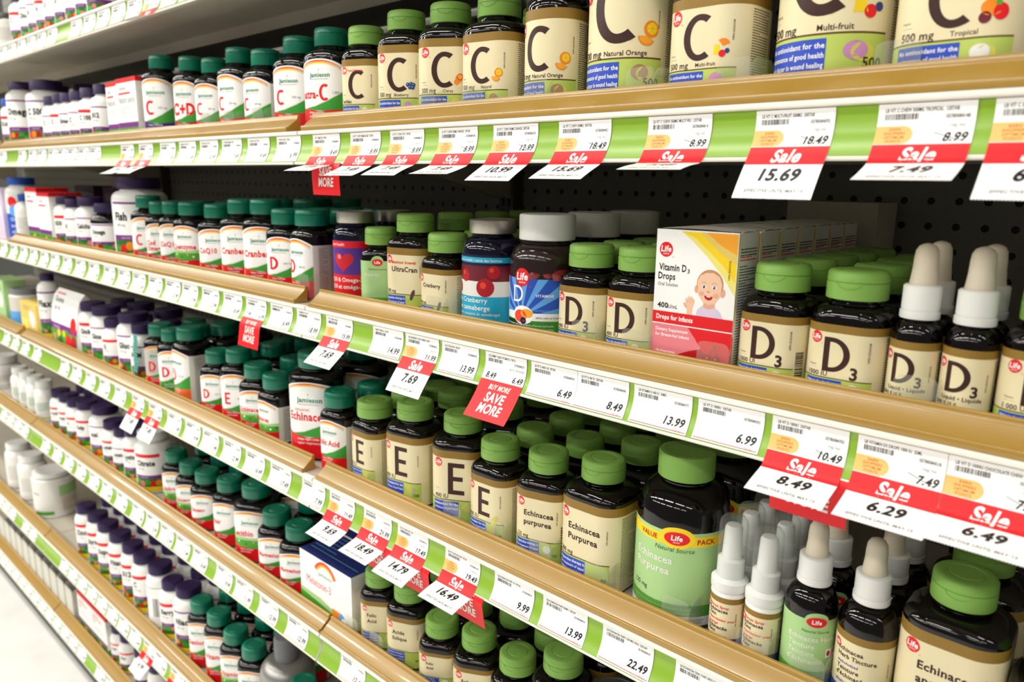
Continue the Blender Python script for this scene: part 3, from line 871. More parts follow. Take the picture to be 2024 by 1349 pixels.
def make(kind, w, d, H, capD, art):
    """-> list of (part name, mesh, z, sub-parts)"""
    key = (kind, round(w, 4), round(d, 4), round(H, 3), round(capD, 3), art)
    if key in CACHE:
        return CACHE[key]
    P = []; cr = capD/2
    if kind in ('life', 'jam', 'lifebig', 'lifehuge'):
        jam = kind == 'jam'
        ch = .0195 if not jam else .0205
        if kind == 'lifehuge':
            ch = .026
        zc = H-ch
        cr = min(cr, w*.46)
        rc = min(.32*w if not jam else .38*w, d/2-.001) if kind in ('life', 'jam') else .46*w
        if jam:
            v1 = zc-.0125-.055*w; arch = 8.0; zs = v1+.001
            body, r = rs_body(w, d, zs, zc, cr*.84, BLACK_PLASTIC, rc=rc)
        else:
            v1 = zc-.0165 if kind != 'lifehuge' else zc-.03; zs = v1+.002
            body, r = rs_body(w, d, zs, zc, cr*.86, BLACK_PLASTIC, rc=rc)
        a, b = w/2, d/2
        f, q, sd, half = dims(a, b, r)
        fw = 2*f+2*q*(.58 if jam else .46)
        if kind in ('lifebig', 'lifehuge'):
            fw = 2*f+2*q*.78
        v0m = .004*1000; v1m = v1*1000
        s0 = fw/2+2 if fw/2+2 > f+q*.8 else f+q*.8
        s1 = f+q+sd
        if kind in ('lifebig', 'lifehuge'):
            s0 = fw/2+3; s1 = s0+fw*.3
        if jam:
            A = jam_art(art, fw, half, v0m, v1m, s0, s1, arch)
        elif art[0] in ('lifeg',):
            A = green_life_art(art, fw, half, v0m, v1m, s0, s1)
        else:
            A = life_art(art, fw, half, v0m, v1m, s0, s1)
        P = [('body', body, 0, []), ('cap', flip_cap(cr, ch, JADE_CAP if jam else LIME_CAP, .66 if jam else .6, not jam), zc, []), ('paper_label', wrapped(A, a, b, r), 0, [])]
    elif kind in ('web', 'webk', 'webw', 'jarw', 'silver', 'gummy', 'value', 'darklid'):
        R0 = w/2; ch = {'silver': .0135, 'gummy': .024, 'value': .0225, 'jarw': .012, 'darklid': .02}.get(kind, .017 if w < .08 else .02)
        cr = min(cr, R0*.93); zc = H-ch
        m = {'webk': BLACK_PLASTIC, 'silver': NAVY_PLASTIC, 'gummy': SMOKE_PLASTIC, 'value': BLACK_PLASTIC, 'darklid': BLACK_PLASTIC}.get(kind, WHITE_PLASTIC)
        drop_ = {'gummy': .022, 'value': .034, 'jarw': .006, 'darklid': .012}.get(kind, .019)
        zs = zc-drop_; nk = cr*.86
        prof = [(R0-.005, 0), (R0-.0012, .0012), (R0, .005), (R0, zs)]
        zn = zc-.004
        for k in range(1, 9):
            t = k/8*pi/2
            prof.append((R0+(nk-R0)*(1-cos(t)), zs+(zn-zs)*sin(t)))
        prof += [(nk*1.04, zn+.0005), (nk*1.04, zn+.0018), (nk*.95, zn+.0022), (nk*.95, zc+.003)]
        mb = MB(); mb.lathe(prof, m, 4*(NC+1)*1)
        body = mb.mesh('body', angle=50)
        cm = {'web': PURPLE_CAP, 'webk': PURPLE_CAP, 'webw': WHITE_CAP, 'jarw': WHITE_CAP, 'silver': SILVER, 'gummy': WHITE_CAP, 'value': LIME_CAP, 'darklid': DARK_LID}[kind]
        if art[0] in ('blue', 'plain2') and kind == 'web' or art[1:2] == ('Kid',):
            cm = BLUE_CAP
        if kind == 'web' and art == ('plain2', 'C'):
            cm = WHITE_CAP
        if art[0] == 'plain':
            cm = DARK_LID
        if art[0] == 'greytub':
            cm = GREY_PLASTIC
        if kind in ('silver', 'darklid'):
            mb = MB(); mb.lathe([(cr*.98, 0), (cr, .0008), (cr, ch-.0012), (cr-.0012, ch), (cr*.9, ch), (cr*.88, ch-.0006), (cr*.1, ch-.0006)], cm, 48)
            cap = mb.mesh('cap', angle=40)
        else:
            cap = ribbed_cap(cr, ch, cm, 56 if kind in ('web', 'webk', 'webw') else 88, .022)
        a = R0; half = pi*R0*1000; v0m, v1m = 5.0, zs*1000-1
        fw = 2*R0*1000*1.05
        if kind == 'gummy':
            v1m = zs*1000-12
        fn = {'web': web_art, 'blue': plain_art, 'plain': plain_art, 'plain2': plain_art, 'greytub': plain_art, 'greenside': plain_art, 'heart': heart_art, 'cran': cran_art,
              'gummy': gummy_art, 'value': green_life_art, 'lifedg': green_life_art}[art[0]]
        s0, s1 = fw*.55, fw*.8
        if art[0] == 'value':
            fw = 2*R0*1000*1.12
        A = fn(art, fw, half, v0m, v1m, s0, s1)
        mb = MB(); n = 4*(NC+1)
        cuts = [R0*1000*2*pi*(k-n//2)/n + 0 for k in range(n+1)]
        Rm = R0*1000

        def cyl(u, v, off):
            t = u/Rm; return ((Rm+off)*sin(t)/1000, -(Rm+off)*cos(t)/1000, v/1000)
        A.build(mb, cyl, cuts)
        lab = mb.mesh('paper_label', merge=4e-6, angle=0, fix=False)
        P = [('body', body, 0, []), ('cap', cap, zc, []), ('paper_label', lab, 0, [])]
        if kind == 'darklid':
            mb = MB(); mb.lathe([(cr*.99, -.004), (cr*1.03, -.003), (cr*1.03, .002), (cr*.99, .003)], SILVER, 48)
            P.append(('rim', mb.mesh('rim'), zc, []))
        if kind == 'gummy':
            mb = MB()
            for q in range(3):
                mb.lathe([(.001, -.006), (.0105, -.004), (.012, .0015), (.008, .006), (.001, .007)], GUMMY_RED, 18, cx=.010*(q-1)+.004, cy=-R0-.0003+.0116)
            P.append(('gummies', mb.mesh('gummies'), zs-.009, []))
    elif kind in ('drop', 'spray'):
        R0 = w/2; Rm = R0*1000; n = 4*(NC+1)
        if kind == 'drop':
            zc = H-.0475
            zs = zc-(.013 if w < .034 else .020); nk = .0085
            m = BLACK_PLASTIC
        else:
            zc = .055; zs = zc-.004; nk = R0*.9; m = WHITE_PLASTIC
        prof = [(R0-.004, 0), (R0-.001, .001), (R0, .004), (R0, zs)]
        for k in range(1, 9):
            t = k/8*pi/2
            prof.append((R0+(nk-R0)*(1-cos(t)), zs+(zc-.002-zs)*sin(t)))
        prof.append((nk, zc+.003))
        mb = MB(); mb.lathe(prof, m, n); P.append(('body', mb.mesh('body', angle=50), 0, []))
        if kind == 'drop':
            c = .0112 if w < .034 else .0118
            mb = MB(); mb.lathe([(c*1.02, 0), (c*1.05, .0006), (c*1.05, .0048), (c*.97, .0051), (c*.97, .0056), (c*1.0, .006), (c*1.0, .0205), (c*.9, .0215), (c*.7, .0216)], WHITE_CAP, 64, .03, (.0061, .0200))
            P.append(('collar', mb.mesh('collar', angle=30), zc, []))
            mb = MB(); mb.lathe([(.0084, 0), (.0080, .003), (.0073, .010), (.0071, .017), (.0066, .0215), (.0050, .0245), (.0025, .0258), (.0004, .0262)], RUBBER, 28)
            P.append(('bulb', mb.mesh('bulb', angle=60), zc+.0214, []))
            A = (green_life_art if art[0] == 'lifedg' else dropper_art)(art, 2*Rm*1.15, pi*Rm, 3.5, zs*1000-1, 2*Rm*.62, 2*Rm*.95)
        else:
            mb = MB(); mb.lathe([(R0*1.03, 0), (R0*1.04, .001), (R0*1.04, .007), (R0*.9, .0085), (.0108, .010), (.0106, .024), (.0100, .0245), (.0078, .0255), (.0072, .037), (.0068, .050), (.0055, .0525), (.001, .053)], WHITE_CAP, 32)
            mb.lathe([(.0014, .0), (.0014, .002)], GREY_PLASTIC, 10, cx=0, cy=-.0075)
            P.append(('pump', mb.mesh('pump', angle=40), zc, []))
            mb = MB(); mb.lathe([(.0112, .010), (.0112, .052), (.0105, .0565), (.0085, .0590), (.001, .0600)], OVERCAP, 32)
            P.append(('overcap', mb.mesh('overcap', angle=50, fix=True), zc, []))
            A = dropper_art(art, 2*Rm*1.15, pi*Rm, 3.0, zs*1000-1, 2*Rm*.62, 2*Rm*.95)
        mb = MB(); cuts = [Rm*2*pi*(k-n//2)/n for k in range(n+1)]
        A.build(mb, lambda u, v, off: ((Rm+off)*sin(u/Rm)/1000, -(Rm+off)*cos(u/Rm)/1000, v/1000), cuts)
        P.append(('paper_label', mb.mesh('paper_label', merge=4e-6, angle=0, fix=False), 0, []))
    elif kind == 'pump':
        R0 = w/2; mb = MB()
        prof = [(R0-.004, 0), (R0, .004), (R0, H*.62)]
        for k in range(1, 9):
            t = k/8*pi/2; prof.append((R0+(.019-R0)*(1-cos(t)), H*.62+H*.14*sin(t)))
        mb.lathe(prof + [(.018, H*.78)], SILVER_BOTTLE, 40); P.append(('body', mb.mesh('body', angle=50), 0, []))
        mb = MB(); mb.lathe([(.0195, 0), (.0195, H*.20), (.017, H*.22), (.001, H*.22)], GREY_PLASTIC, 36); P.append(('collar', mb.mesh('collar', angle=40), H*.77, []))
        A = Art(); A.fine(-14, 14, H*500, H*200, 'dnavy', 1, pitch=4, h=1.6); Rm = R0*1000
        mb = MB(); A.build(mb, lambda u, v, off: ((Rm+off)*sin(u/Rm)/1000, -(Rm+off)*cos(u/Rm)/1000, v/1000), [k*3.0 for k in range(-6, 7)])
        P.append(('printed_text', mb.mesh('printed_text', angle=0, fix=False), 0, []))
    CACHE[key] = P
    return P


# ---------------------------------------------------------------- cartons
def baby(A, u, v, s):
    """the smiling baby printed on the carton: head, hair, ears, eyes, nose, mouth, shoulders and a raised hand"""
    A.poly([(u-.75*s, v-1.75*s), (u-.62*s, v-1.25*s), (u-.3*s, v-.98*s), (u+.35*s, v-.98*s), (u+.75*s, v-1.25*s), (u+1.1*s, v-1.9*s)], 'lavender', 3)
    A.poly([(u-.28*s, v-1.08*s), (u-.25*s, v-.6*s), (u+.4*s, v-.6*s), (u+.42*s, v-1.05*s), (u+.05*s, v-1.18*s)], 'skin2', 4)
    A.disc(u-.74*s, v-.12*s, .13*s, 'skin2', 4, ry=.22*s); A.disc(u+.84*s, v-.2*s, .15*s, 'skin2', 4, ry=.24*s)
    A.disc(u+.05*s, v+.22*s, .80*s, 'hair', 5, ry=.80*s)
    A.poly([(u-.72*s, v+.30*s), (u-.62*s, v-.42*s), (u-.30*s, v-.82*s), (u+.05*s, v-.92*s), (u+.40*s, v-.82*s), (u+.70*s, v-.42*s), (u+.78*s, v+.25*s), (u+.62*s, v+.66*s), (u+.25*s, v+.86*s), (u-.2*s, v+.84*s), (u-.55*s, v+.66*s)], 'skin', 6)
    A.disc(u-.42*s, v-.33*s, .16*s, 'skin2', 7, ry=.13*s); A.disc(u+.45*s, v-.38*s, .17*s, 'skin2', 7, ry=.14*s)
    for e in (-.30, .32):
        A.disc(u+e*s, v+.06*s, .14*s, 'white', 7, ry=.09*s); A.disc(u+e*s, v+.06*s, .075*s, 'navy', 8, ry=.085*s); A.disc(u+e*s-.02*s, v+.09*s, .025*s, 'white', 9, n=8)
        A.arc(u+e*s, v+.12*s, .18*s, .21*s, 40, 140, 'hair', 7, 6)
    A.disc(u-.02*s, v-.19*s, .10*s, 'skin2', 8, ry=.07*s); A.disc(u-.06*s, v-.22*s, .02*s, 'brown', 9, n=8); A.disc(u+.03*s, v-.22*s, .02*s, 'brown', 9, n=8)
    A.poly([(u-.26*s, v-.42*s), (u+.28*s, v-.45*s), (u+.2*s, v-.62*s), (u+.02*s, v-.68*s), (u-.18*s, v-.60*s)], 'dred', 8)
    A.rect(u-.1*s, v-.49*s, u+.12*s, v-.44*s, 'white', 9)
    # hand
    A.poly([(u-1.32*s, v-1.1*s), (u-1.25*s, v-1.6*s), (u-.95*s, v-1.6*s), (u-.92*s, v-1.1*s)], 'skin', 3.5)
    A.disc(u-1.12*s, v-1.05*s, .24*s, 'skin', 4)
    for k, (x, y, L) in enumerate(((-1.32, -.86, .2), (-1.18, -.78, .24), (-1.03, -.78, .22), (-.92, -.86, .18))):
        A.disc(u+x*s, v+y*s, .07*s, 'skin', 5+.1*k, ry=L*s, rot=.1-.06*k); A.disc(u+x*s+.07*s, v+y*s, .015*s, 'skin2', 6, ry=L*.7*s, n=8)
    A.disc(u-1.38*s, v-1.1*s, .07*s, 'skin2', 5, ry=.18*s, rot=.6)


def box_mesh(w, d, H, face_art, side_art=None, top=None, base=None, flap=True, topcol=None):
    mb = MB(); x, y = w/2, d/2; bev = .0005
    base = base or PAPERBOARD
    mb.loft([[(-x+bev, -y+bev, 0), (x-bev, -y+bev, 0), (x-bev, y-bev, 0), (-x+bev, y-bev, 0)], [(-x, -y, .0006), (x, -y, .0006), (x, y, .0006), (-x, y, .0006)],
             [(-x, -y, H-.0006), (x, -y, H-.0006), (x, y, H-.0006), (-x, y, H-.0006)], [(-x+bev, -y+bev, H), (x-bev, -y+bev, H), (x-bev, y-bev, H), (-x+bev, y-bev, H)]], base)
    mb.smooth = [False]*len(mb.smooth)
    if flap:   # the tuck flap bulges a little
        n = 8
        mb.loft([[(-x+.001+(2*x-.002)*i/n, -y+.001, H+.0003+.0009*sin(pi*i/n)) for i in range(n+1)], [(-x+.001+(2*x-.002)*i/n, 0, H+.0006+.0022*sin(pi*i/n)) for i in range(n+1)],
                 [(-x+.001+(2*x-.002)*i/n, y-.001, H+.0003+.0012*sin(pi*i/n)) for i in range(n+1)]], topcol or base, (False, False), closed=False)
        mb.tube([(x, y*(-.9+1.8*i/8), H-.0004+.0022*sin(pi*i/8)) for i in range(9)], .0004, base, 5)
        mb.box(-x+.0005, -x+.010, -y+.0004, -y+.0016, H, H+.0005, mat('slot_shadow', '2A2824', rough=.8))
        mb.box(x-.010, x-.0005, -y+.0004, -y+.0016, H, H+.0005, mat('slot_shadow', '2A2824', rough=.8))
    if face_art:
        face_art.build(mb, lambda u, v, off: (u/1000, -y-off/1000, v/1000))
    if side_art:
        side_art.build(mb, lambda u, v, off: (x+off/1000, -y+u/1000, v/1000))
        side_art.build(mb, lambda u, v, off: (-x-off/1000, y-u/1000, v/1000))
    if top:
        top.build(mb, lambda u, v, off: (u/1000, v/1000, H+off/1000))
    return mb.mesh('carton', angle=0, fix=False)


def d3box_mesh(w, d, H):
    A = Art(); W, h = w*1000, H*1000; L, R = -W/2, W/2
    A.rect(L, 0, R, h, 'white', 0)
    sw = [(L+.31*W, h-1), (R-.5, h-1), (R-.5, .60*h), (R-.16*W, .72*h), (R-.36*W, .84*h), (R-.55*W, .935*h)]
    A.poly(sw, 'paleyel', 1)
    A.poly([(L+.31*W, h-1), (R-.5, h-1), (R-.5, .68*h), (R-.14*W, .775*h), (R-.33*W, .87*h), (R-.52*W, .955*h)], 'yellow', 2)
    A.poly([(L+.55*W, h-1), (R-.5, h-1), (R-.5, .80*h), (R-.2*W, .865*h), (R-.33*W, .93*h)], 'sand', 3)
    A.poly([(L+.62*W, h-1), (R-.5, h-1), (R-.5, .86*h), (R-.2*W, .915*h)], 'orange' if False else 'rainor', 4)
    logo(A, L+.13*W, .865*h, .085*W, 5)
    A.text('Vitamin D', L+.05*W, .725*h, .046*h, 'black', 3, xs=.9, fit=.35*W, bold=.022); A.text('3', L+.415*W, .718*h, .028*h, 'black', 3, bold=.02)
    A.text('Drops', L+.045*W, .665*h, .046*h, 'black', 3, xs=.9, bold=.022, fit=.22*W)
    A.text('Oral Solution', L+.045*W, .620*h, .024*h, 'grey', 3, fit=.26*W, bold=.01)
    A.text('400', L+.055*W, .470*h, .036*h, 'black', 3, bold=.03); A.text('IU/mL', L+.185*W, .470*h, .026*h, 'black', 3, bold=.01, fit=.13*W)
    baby(A, L+.69*W, .635*h, .20*W)
    A.rect(L, .365*h, R, .445*h, 'red', 10); A.rect(L, .358*h, R, .365*h, 'white', 10); A.rect(L, 0, R, .358*h, 'red', 10)
    A.text('Drops for infants', L+.05*W, .392*h, .032*h, 'white', 12, bold=.03, fit=.47*W)
    A.poly([(L, 0), (L+.2*W, 0), (L+.30*W, .15*h), (L+.50*W, .20*h), (L+.64*W, .225*h), (L+.56*W, .29*h), (L+.46*W, .358*h), (L, .358*h)], 'pink', 11)
    A.poly([(L+.2*W, 0), (R, 0), (L+.84*W, .12*h), (L+.64*W, .225*h), (L+.50*W, .20*h), (L+.36*W, .165*h)], 'dred', 11)
    A.text('Dietary Supplement', L+.05*W, .312*h, .022*h, 'white', 12, fit=.42*W, bold=.015); A.text('for Breast-fed Infants', L+.05*W, .275*h, .022*h, 'white', 12, fit=.44*W, bold=.015)
    A.text('• No Preservatives', L+.05*W, .165*h, .014*h, 'white', 12, bold=.02)
    for x in (.74, .84):
        A.disc(L+x*W, .165*h, .055*W, 'cherry', 12.4+x); A.disc(L+x*W-1, .165*h+1, .012*W, 'pink', 14, n=10)
        A.poly([(L+x*W, .195*h), (L+.81*W, .265*h), (L+.82*W, .265*h), (L+x*W+.6, .195*h)], 'dgreen', 12)
    A.text('NPN 80003038', R-.07*W, .70*h, 1.6, 'brown', 5, rot=pi/2, fit=.16*h)
    S = Art(); D = d*1000
    S.rect(0, 0, D, h, 'offwhite', 0); S.rect(0, .45*h, 2.2, h-1, 'paleyel', 1); S.rect(0, 0, 1.5, .335*h, 'red', 1)
    S.fine(4, D-2, .90*h, .86*h, 'black', 1, pitch=2.2, h=1, seed=2); S.fine(4, D-2, .85*h, .82*h, 'red', 1, pitch=2.2, h=1, seed=3); S.fine(4, D-2, .79*h, .1*h, 'black', 1, pitch=2.1, h=.85, seed=4)
    return box_mesh(w, d, H, A, S)


def mbox_mesh(w, d, H):
    A = Art(); W, h = w*1000, H*1000; L, R = -W/2, W/2
    A.rect(L, 0, R, h, 'white', 0)
    A.arc(0, .66*h, .20*W, .235*W, 25, 150, 'rainred', 2); A.arc(0, .66*h, .18*W, .20*W, 25, 150, 'rainor', 2); A.arc(0, .66*h, .165*W, .18*W, 25, 150, 'rainye', 2)
    A.text('Jamieson', 0, .72*h, .07*h, 'jade', 3, 'c', fit=.3*W)
    A.text('Melatonin-3', L+.13*W, .50*h, .13*h, 'red', 3, xs=.75, bold=.0, fit=.75*W)
    A.poly([(L, .36*h), (L+.4*W, .34*h), (R, .16*h), (R, .08*h), (L, .14*h)], 'lgreen', 2); A.poly([(L, .30*h), (L+.4*W, .24*h), (R, .12*h), (R, .05*h), (L, .1*h)], 'leaf', 3)
    A.rect(L, 0, R, .12*h, 'red', 4); A.fine(L+6, R-12, .10*h, .03*h, 'pink', 5, pitch=3, h=1.2)
    A.rect(L+.62*W, .12*h, L+.82*W, .30*h, 'orange', 5); A.disc(L+.8*W, .22*h, .06*W, 'babyblue', 6); A.disc(L+.84*W, .17*h, .05*W, 'white', 7)
    S = Art(); D = d*1000; S.rect(0, 0, D, h, 'offwhite', 0); S.rect(0, 0, D, .1*h, 'red', 1); S.fine(5, D-5, .8*h, .3*h, 'lgrey', 1, pitch=3, h=1)
    T = Art(); T.rect(L, -D/2, R, D/2, 'royal' if False else 'navy', 0)
    for k in range(6):
        T.fine(L+5, R-6, D/2-6-k*8, D/2-10-k*8, 'babyblue', 1, pitch=5, h=1.2, seed=k)
    return box_mesh(w, d, H, A, S, T, flap=False)


def rbox_mesh(w, d, H, word):
    A = Art(); W, h = w*1000, H*1000; L, R = -W/2, W/2
    A.rect(L, 0, R, h, 'white', 0); A.rect(L, .93*h, R, h, 'red', 1)
    A.text(word, L+.1*W, .62*h, .10*h, 'black', 2, xs=.75, fit=.8*W); A.rect(L+.1*W, .75*h, L+.7*W, .78*h, 'red', 2); A.rect(L+.15*W, .82*h, L+.5*W, .86*h, 'lgrey', 2)
    A.fine(L+.15*W, R-.2*W, .55*h, .45*h, 'lgrey', 2, pitch=4, h=1.6)
    A.rect(L, .24*h, R, .32*h, 'purple', 2); A.rect(L, 0, R, .24*h, 'leaf', 2); A.rect(L, 0, R, .05*h, 'yellow', 4)
    for k in range(7):
        A.disc(L+W*(.08+.14*k), h*(.11+.05*(k % 2)), W*.07, ('cherry', 'dgreen', 'red', 'yellow')[k % 4], 3+.12*k)
    S = Art(); D = d*1000; S.rect(0, 0, D, h, 'offwhite', 0); S.rect(0, .93*h, D, h, 'red', 1); S.fine(4, D-4, .8*h, .3*h, 'lgrey', 1, pitch=3, h=1.2); S.rect(0, 0, D, .2*h, 'leaf', 1)
    T = Art(); T.rect(L, -D/2, R, D/2, 'red', 0)
    return box_mesh(w, d, H, A, S, T, flap=False)


def pouch_mesh(w, d, H, word):
    """stand-up pouch: wide at the foot, pinched to a seam at the top"""
    W, h = w*1000, H*1000; L, R = -W/2, W/2
    A = Art(); A.rect(L, 0, R, h, 'white', 0)
    for i, s in enumerate(word.split('|')):
        A.text(s, L+.1*W, (.80-.14*i)*h, .09*h, 'black', 2, fit=.75*W, bold=.01)
    A.rect(L+.1*W, .93*h, L+.4*W, .95*h, 'red', 2); A.disc(R-.14*W, .48*h, .11*W, 'red', 3)
    A.rect(L, .33*h, R, .44*h, 'purple', 2); A.text('Naturals', L+.1*W, .355*h, .06*h, 'lavender', 3)
    A.rect(L, .04*h, R, .33*h, 'leaf', 2); A.rect(L, 0, R, .05*h, 'yellow', 2)
    for k, (x, y, r, c) in enumerate(((.12, .2, .05, 'pink'), (.3, .28, .06, 'yellow'), (.36, .14, .09, 'dgreen'), (.62, .28, .08, 'grass'), (.68, .15, .13, 'red'), (.88, .2, .1, 'cherry'), (.16, .08, .05, 'red'), (.5, .3, .05, 'yellow'))):
        A.disc(L+x*W, y*h, r*W, c, 3+.12*k)
    mb = MB()

    def dep(v):
        return (d/2)*(1-(v/h)**2)**.5 if v < h else 0.0
    n = 10
    fr = [[(-w/2, -dep(h*i/n), H*i/n), (w/2, -dep(h*i/n), H*i/n), (w/2, dep(h*i/n), H*i/n), (-w/2, dep(h*i/n), H*i/n)] for i in range(n+1)]
    mb.loft(fr, mat('white_pouch_film', 'E9E7E2', rough=.3, spec=.5), (True, False))
    A.build(mb, lambda u, v, off: (u/1000, -dep(v)-off/1000-.0002, v/1000), (), [h*i/n for i in range(n+1)])
    return mb.mesh('pouch', angle=40, fix=False)

# ---------------------------------------------------------------- setting
BEAD = {'s0': .3055, 's1': .0998, 's2': -.1035, 's3': -.3235, 's4': -.5430, 's5': -.8330, 's6': -1.0360}
SHELF = {'s0': 'top white shelf', 's1': 'first gold-edged shelf', 's2': 'second gold-edged shelf', 's3': 'third gold-edged shelf',
         's4': 'fourth gold-edged shelf', 's5': 'fifth gold-edged shelf', 's6': 'lowest gold-edged shelf'}
BAYS = ((.0015, 1.2175, 'right of the joint'), (-1.2175, -.0015, 'left of the joint'), (-2.44, -1.2205, 'at the far left end'))
FLOOR_Z = -1.175
DEPTH = .362

fl = MB(); fl.box(-4.2, 3.2, -4.5, .6, FLOOR_Z-.02, FLOOR_Z, mat('pale_floor_tile', 'E8E7E2', rough=.35, spec=.4, noise=.06, nscale=9))
floor = link('floor', fl.mesh('floor')); floor['kind'] = 'structure'
wb = MB(); wb.box(-4.2, 3.2, .58, .60, FLOOR_Z, 1.2, mat('dark_back_wall', '3A3C38', rough=.8))
wall = link('wall_back', wb.mesh('wall_back')); wall['kind'] = 'structure'

# pegboard: holes one inch apart
peg = mat('pegboard_steel', '7C7A72', rough=.6)
nt = peg.node_tree; pb = nt.nodes['Principled BSDF']
tc = nt.nodes.new('ShaderNodeTexCoord')
vm = nt.nodes.new('ShaderNodeVectorMath'); vm.operation = 'MULTIPLY'; vm.inputs[1].default_value = (1/.0254, 0, 1/.0254)
fr = nt.nodes.new('ShaderNodeVectorMath'); fr.operation = 'FRACTION'
sb = nt.nodes.new('ShaderNodeVectorMath'); sb.operation = 'SUBTRACT'; sb.inputs[1].default_value = (.5, 0, .5)
ln = nt.nodes.new('ShaderNodeVectorMath'); ln.operation = 'LENGTH'
lt = nt.nodes.new('ShaderNodeMath'); lt.operation = 'LESS_THAN'; lt.inputs[1].default_value = .145
mx = nt.nodes.new('ShaderNodeMix'); mx.data_type = 'RGBA'
mx.inputs[6].default_value = lin('7C7A72'); mx.inputs[7].default_value = lin('0A0A0A')
nt.links.new(tc.outputs['Object'], vm.inputs[0]); nt.links.new(vm.outputs[0], fr.inputs[0]); nt.links.new(fr.outputs[0], sb.inputs[0])
nt.links.new(sb.outputs[0], ln.inputs[0]); nt.links.new(ln.outputs['Value'], lt.inputs[0]); nt.links.new(lt.outputs[0], mx.inputs[0])
nt.links.new(mx.outputs[2], pb.inputs['Base Color'])
for i, (x0, x1, where) in enumerate(BAYS):
    mb = MB(); mb.box(x0, x1, .372, .376, FLOOR_Z, .80, peg)
    o = link('pegboard_panel', mb.mesh('pegboard_panel'))
    tag(o, 'grey pegboard back panel of the shelving bay ' + where, 'panel', 'pegboard back panels')
steel = mat('grey_upright_steel', '4E4D48', rough=.5)
slot = mat('upright_slot', '080808', rough=.9)
for x, where in ((0, 'at the joint between the trays'), (-1.219, 'at the far left joint'), (1.219, 'at the right end')):
    mb = MB(); mb.box(x-.0145, x+.0145, .350, .3715, FLOOR_Z, .80, steel)
    o = link('upright_post', mb.mesh('upright_post'))
    tag(o, 'slotted grey steel upright ' + where, 'post', 'slotted uprights')
    mb = MB(); z = -.95
    while z < .75:
        for q in (-.006, .006):
            mb.box(x+q-.0018, x+q+.0018, .3494, .3500, z, z+.014, slot)
        z += .0254
    link('slots', mb.mesh('slots'), o)

GOLD = mat('amber_tray_plastic', 'A47F30', rough=.30, spec=.7, coat=.35, noise=.06, nscale=5)
RAIL = mat('green_rail_insert', '88B033', rough=.28, spec=.5)


def rail_y(t):
    return .0013*sin(pi*t) - .0088*t**2.2


def rail_prof(off, t0=0.0, t1=1.0, n=12):
    return [(rail_y(t0+(t1-t0)*i/n)+off, -.0305*(t0+(t1-t0)*i/n)) for i in range(n+1)]


def make_shelf(sh, x0, x1, where):
    zb = BEAD[sh]; zd = zb+.0045; dep = .205 if sh == 's0' else DEPTH-.004
    r = bpy.data.objects.new('shelf', None); C.objects.link(r); r.location = ((x0+x1)/2, 0, zd)
    tag(r, 'white steel shelf with green price rail, %s, %s' % (SHELF[sh], where), 'shelf', 'white gondola shelves')
    c = (x0+x1)/2; a, b = x0-c, x1-c
    mb = MB(); mb.box(a, b, .004, dep, -.0035, 0, DECK)
    mb.box(a, b, .006, .0085, -.034, -.0035, DECK)
    if sh == 's0':
        mb.box(a, b, .004, .112, -.012, -.009, DECK); mb.box(a, b, .110, .112, -.009, -.0035, DECK); mb.box(a, b, dep-.002, dep, -.022, -.0035, DECK)
        mb.box(a, b, dep, DEPTH, -.0035, 0, steel)  # dark rear panel, added to shade the back of the shelf below
    else:
        mb.box(a, b, dep-.002, dep, -.03, -.0035, DECK)
    link('deck', mb.mesh('deck'), r)
    # rail: bead, curved channel, lower lip
    mb = MB()
    back = rail_prof(.0022); front = rail_prof(.0010)
    mb.extrude_x([(y, z-.0045) for y, z in front] + [(y+.001, z-.0045) for y, z in reversed(back)], a, b, METAL_WHITE)
    bead = [(.0045, -.0046), (-.0012, -.0046), (-.0024, -.0038), (-.0028, -.0022), (-.0024, -.0008), (-.0012, 0), (.0045, 0)]
    mb.extrude_x(bead, a, b, METAL_WHITE)
    lipc = [(-.0050, -.0352), (-.0060, -.0372), (-.0076, -.0378), (-.0086, -.0370), (-.0088, -.0356), (-.0082, -.0349), (-.0066, -.0348)]
    mb.extrude_x(lipc, a, b, METAL_WHITE)
    rail = link('price_rail', mb.mesh('price_rail', angle=40), r)
    rail['label'] = 'white steel price rail'
    mb = MB(); f = rail_prof(.0003, .01, .99); k = rail_prof(.0008, .01, .99)
    mb.extrude_x([(y, z-.0045) for y, z in f] + [(y, z-.0045) for y, z in reversed(k)], a+.001, b-.001, RAIL)
    ins = link('rail_insert', mb.mesh('rail_insert', angle=40), rail); ins['label'] = 'lime green plastic strip'
    if sh != 's0':
        for q in (a+.006, b-.006):
            mb = MB(); mb.extrude_x([(.352, -.0036), (.07, -.0036), (.07, -.014), (.30, -.070), (.352, -.078)], q-.0012, q+.0012, DECK)
            link('bracket', mb.mesh('bracket'), r)
    return r


for sh in BEAD:
    for x0, x1, where in BAYS:
        make_shelf(sh, x0, x1, where)
mb = MB(); mb.box(-2.44, 1.2175, .03, .345, FLOOR_Z, BEAD['s6']-.085, mat('charcoal_plinth', '4A4A48', rough=.6))
tag(link('base_plinth', mb.mesh('base_plinth')), 'dark recessed plinth under the lowest gold-edged shelf', 'plinth')

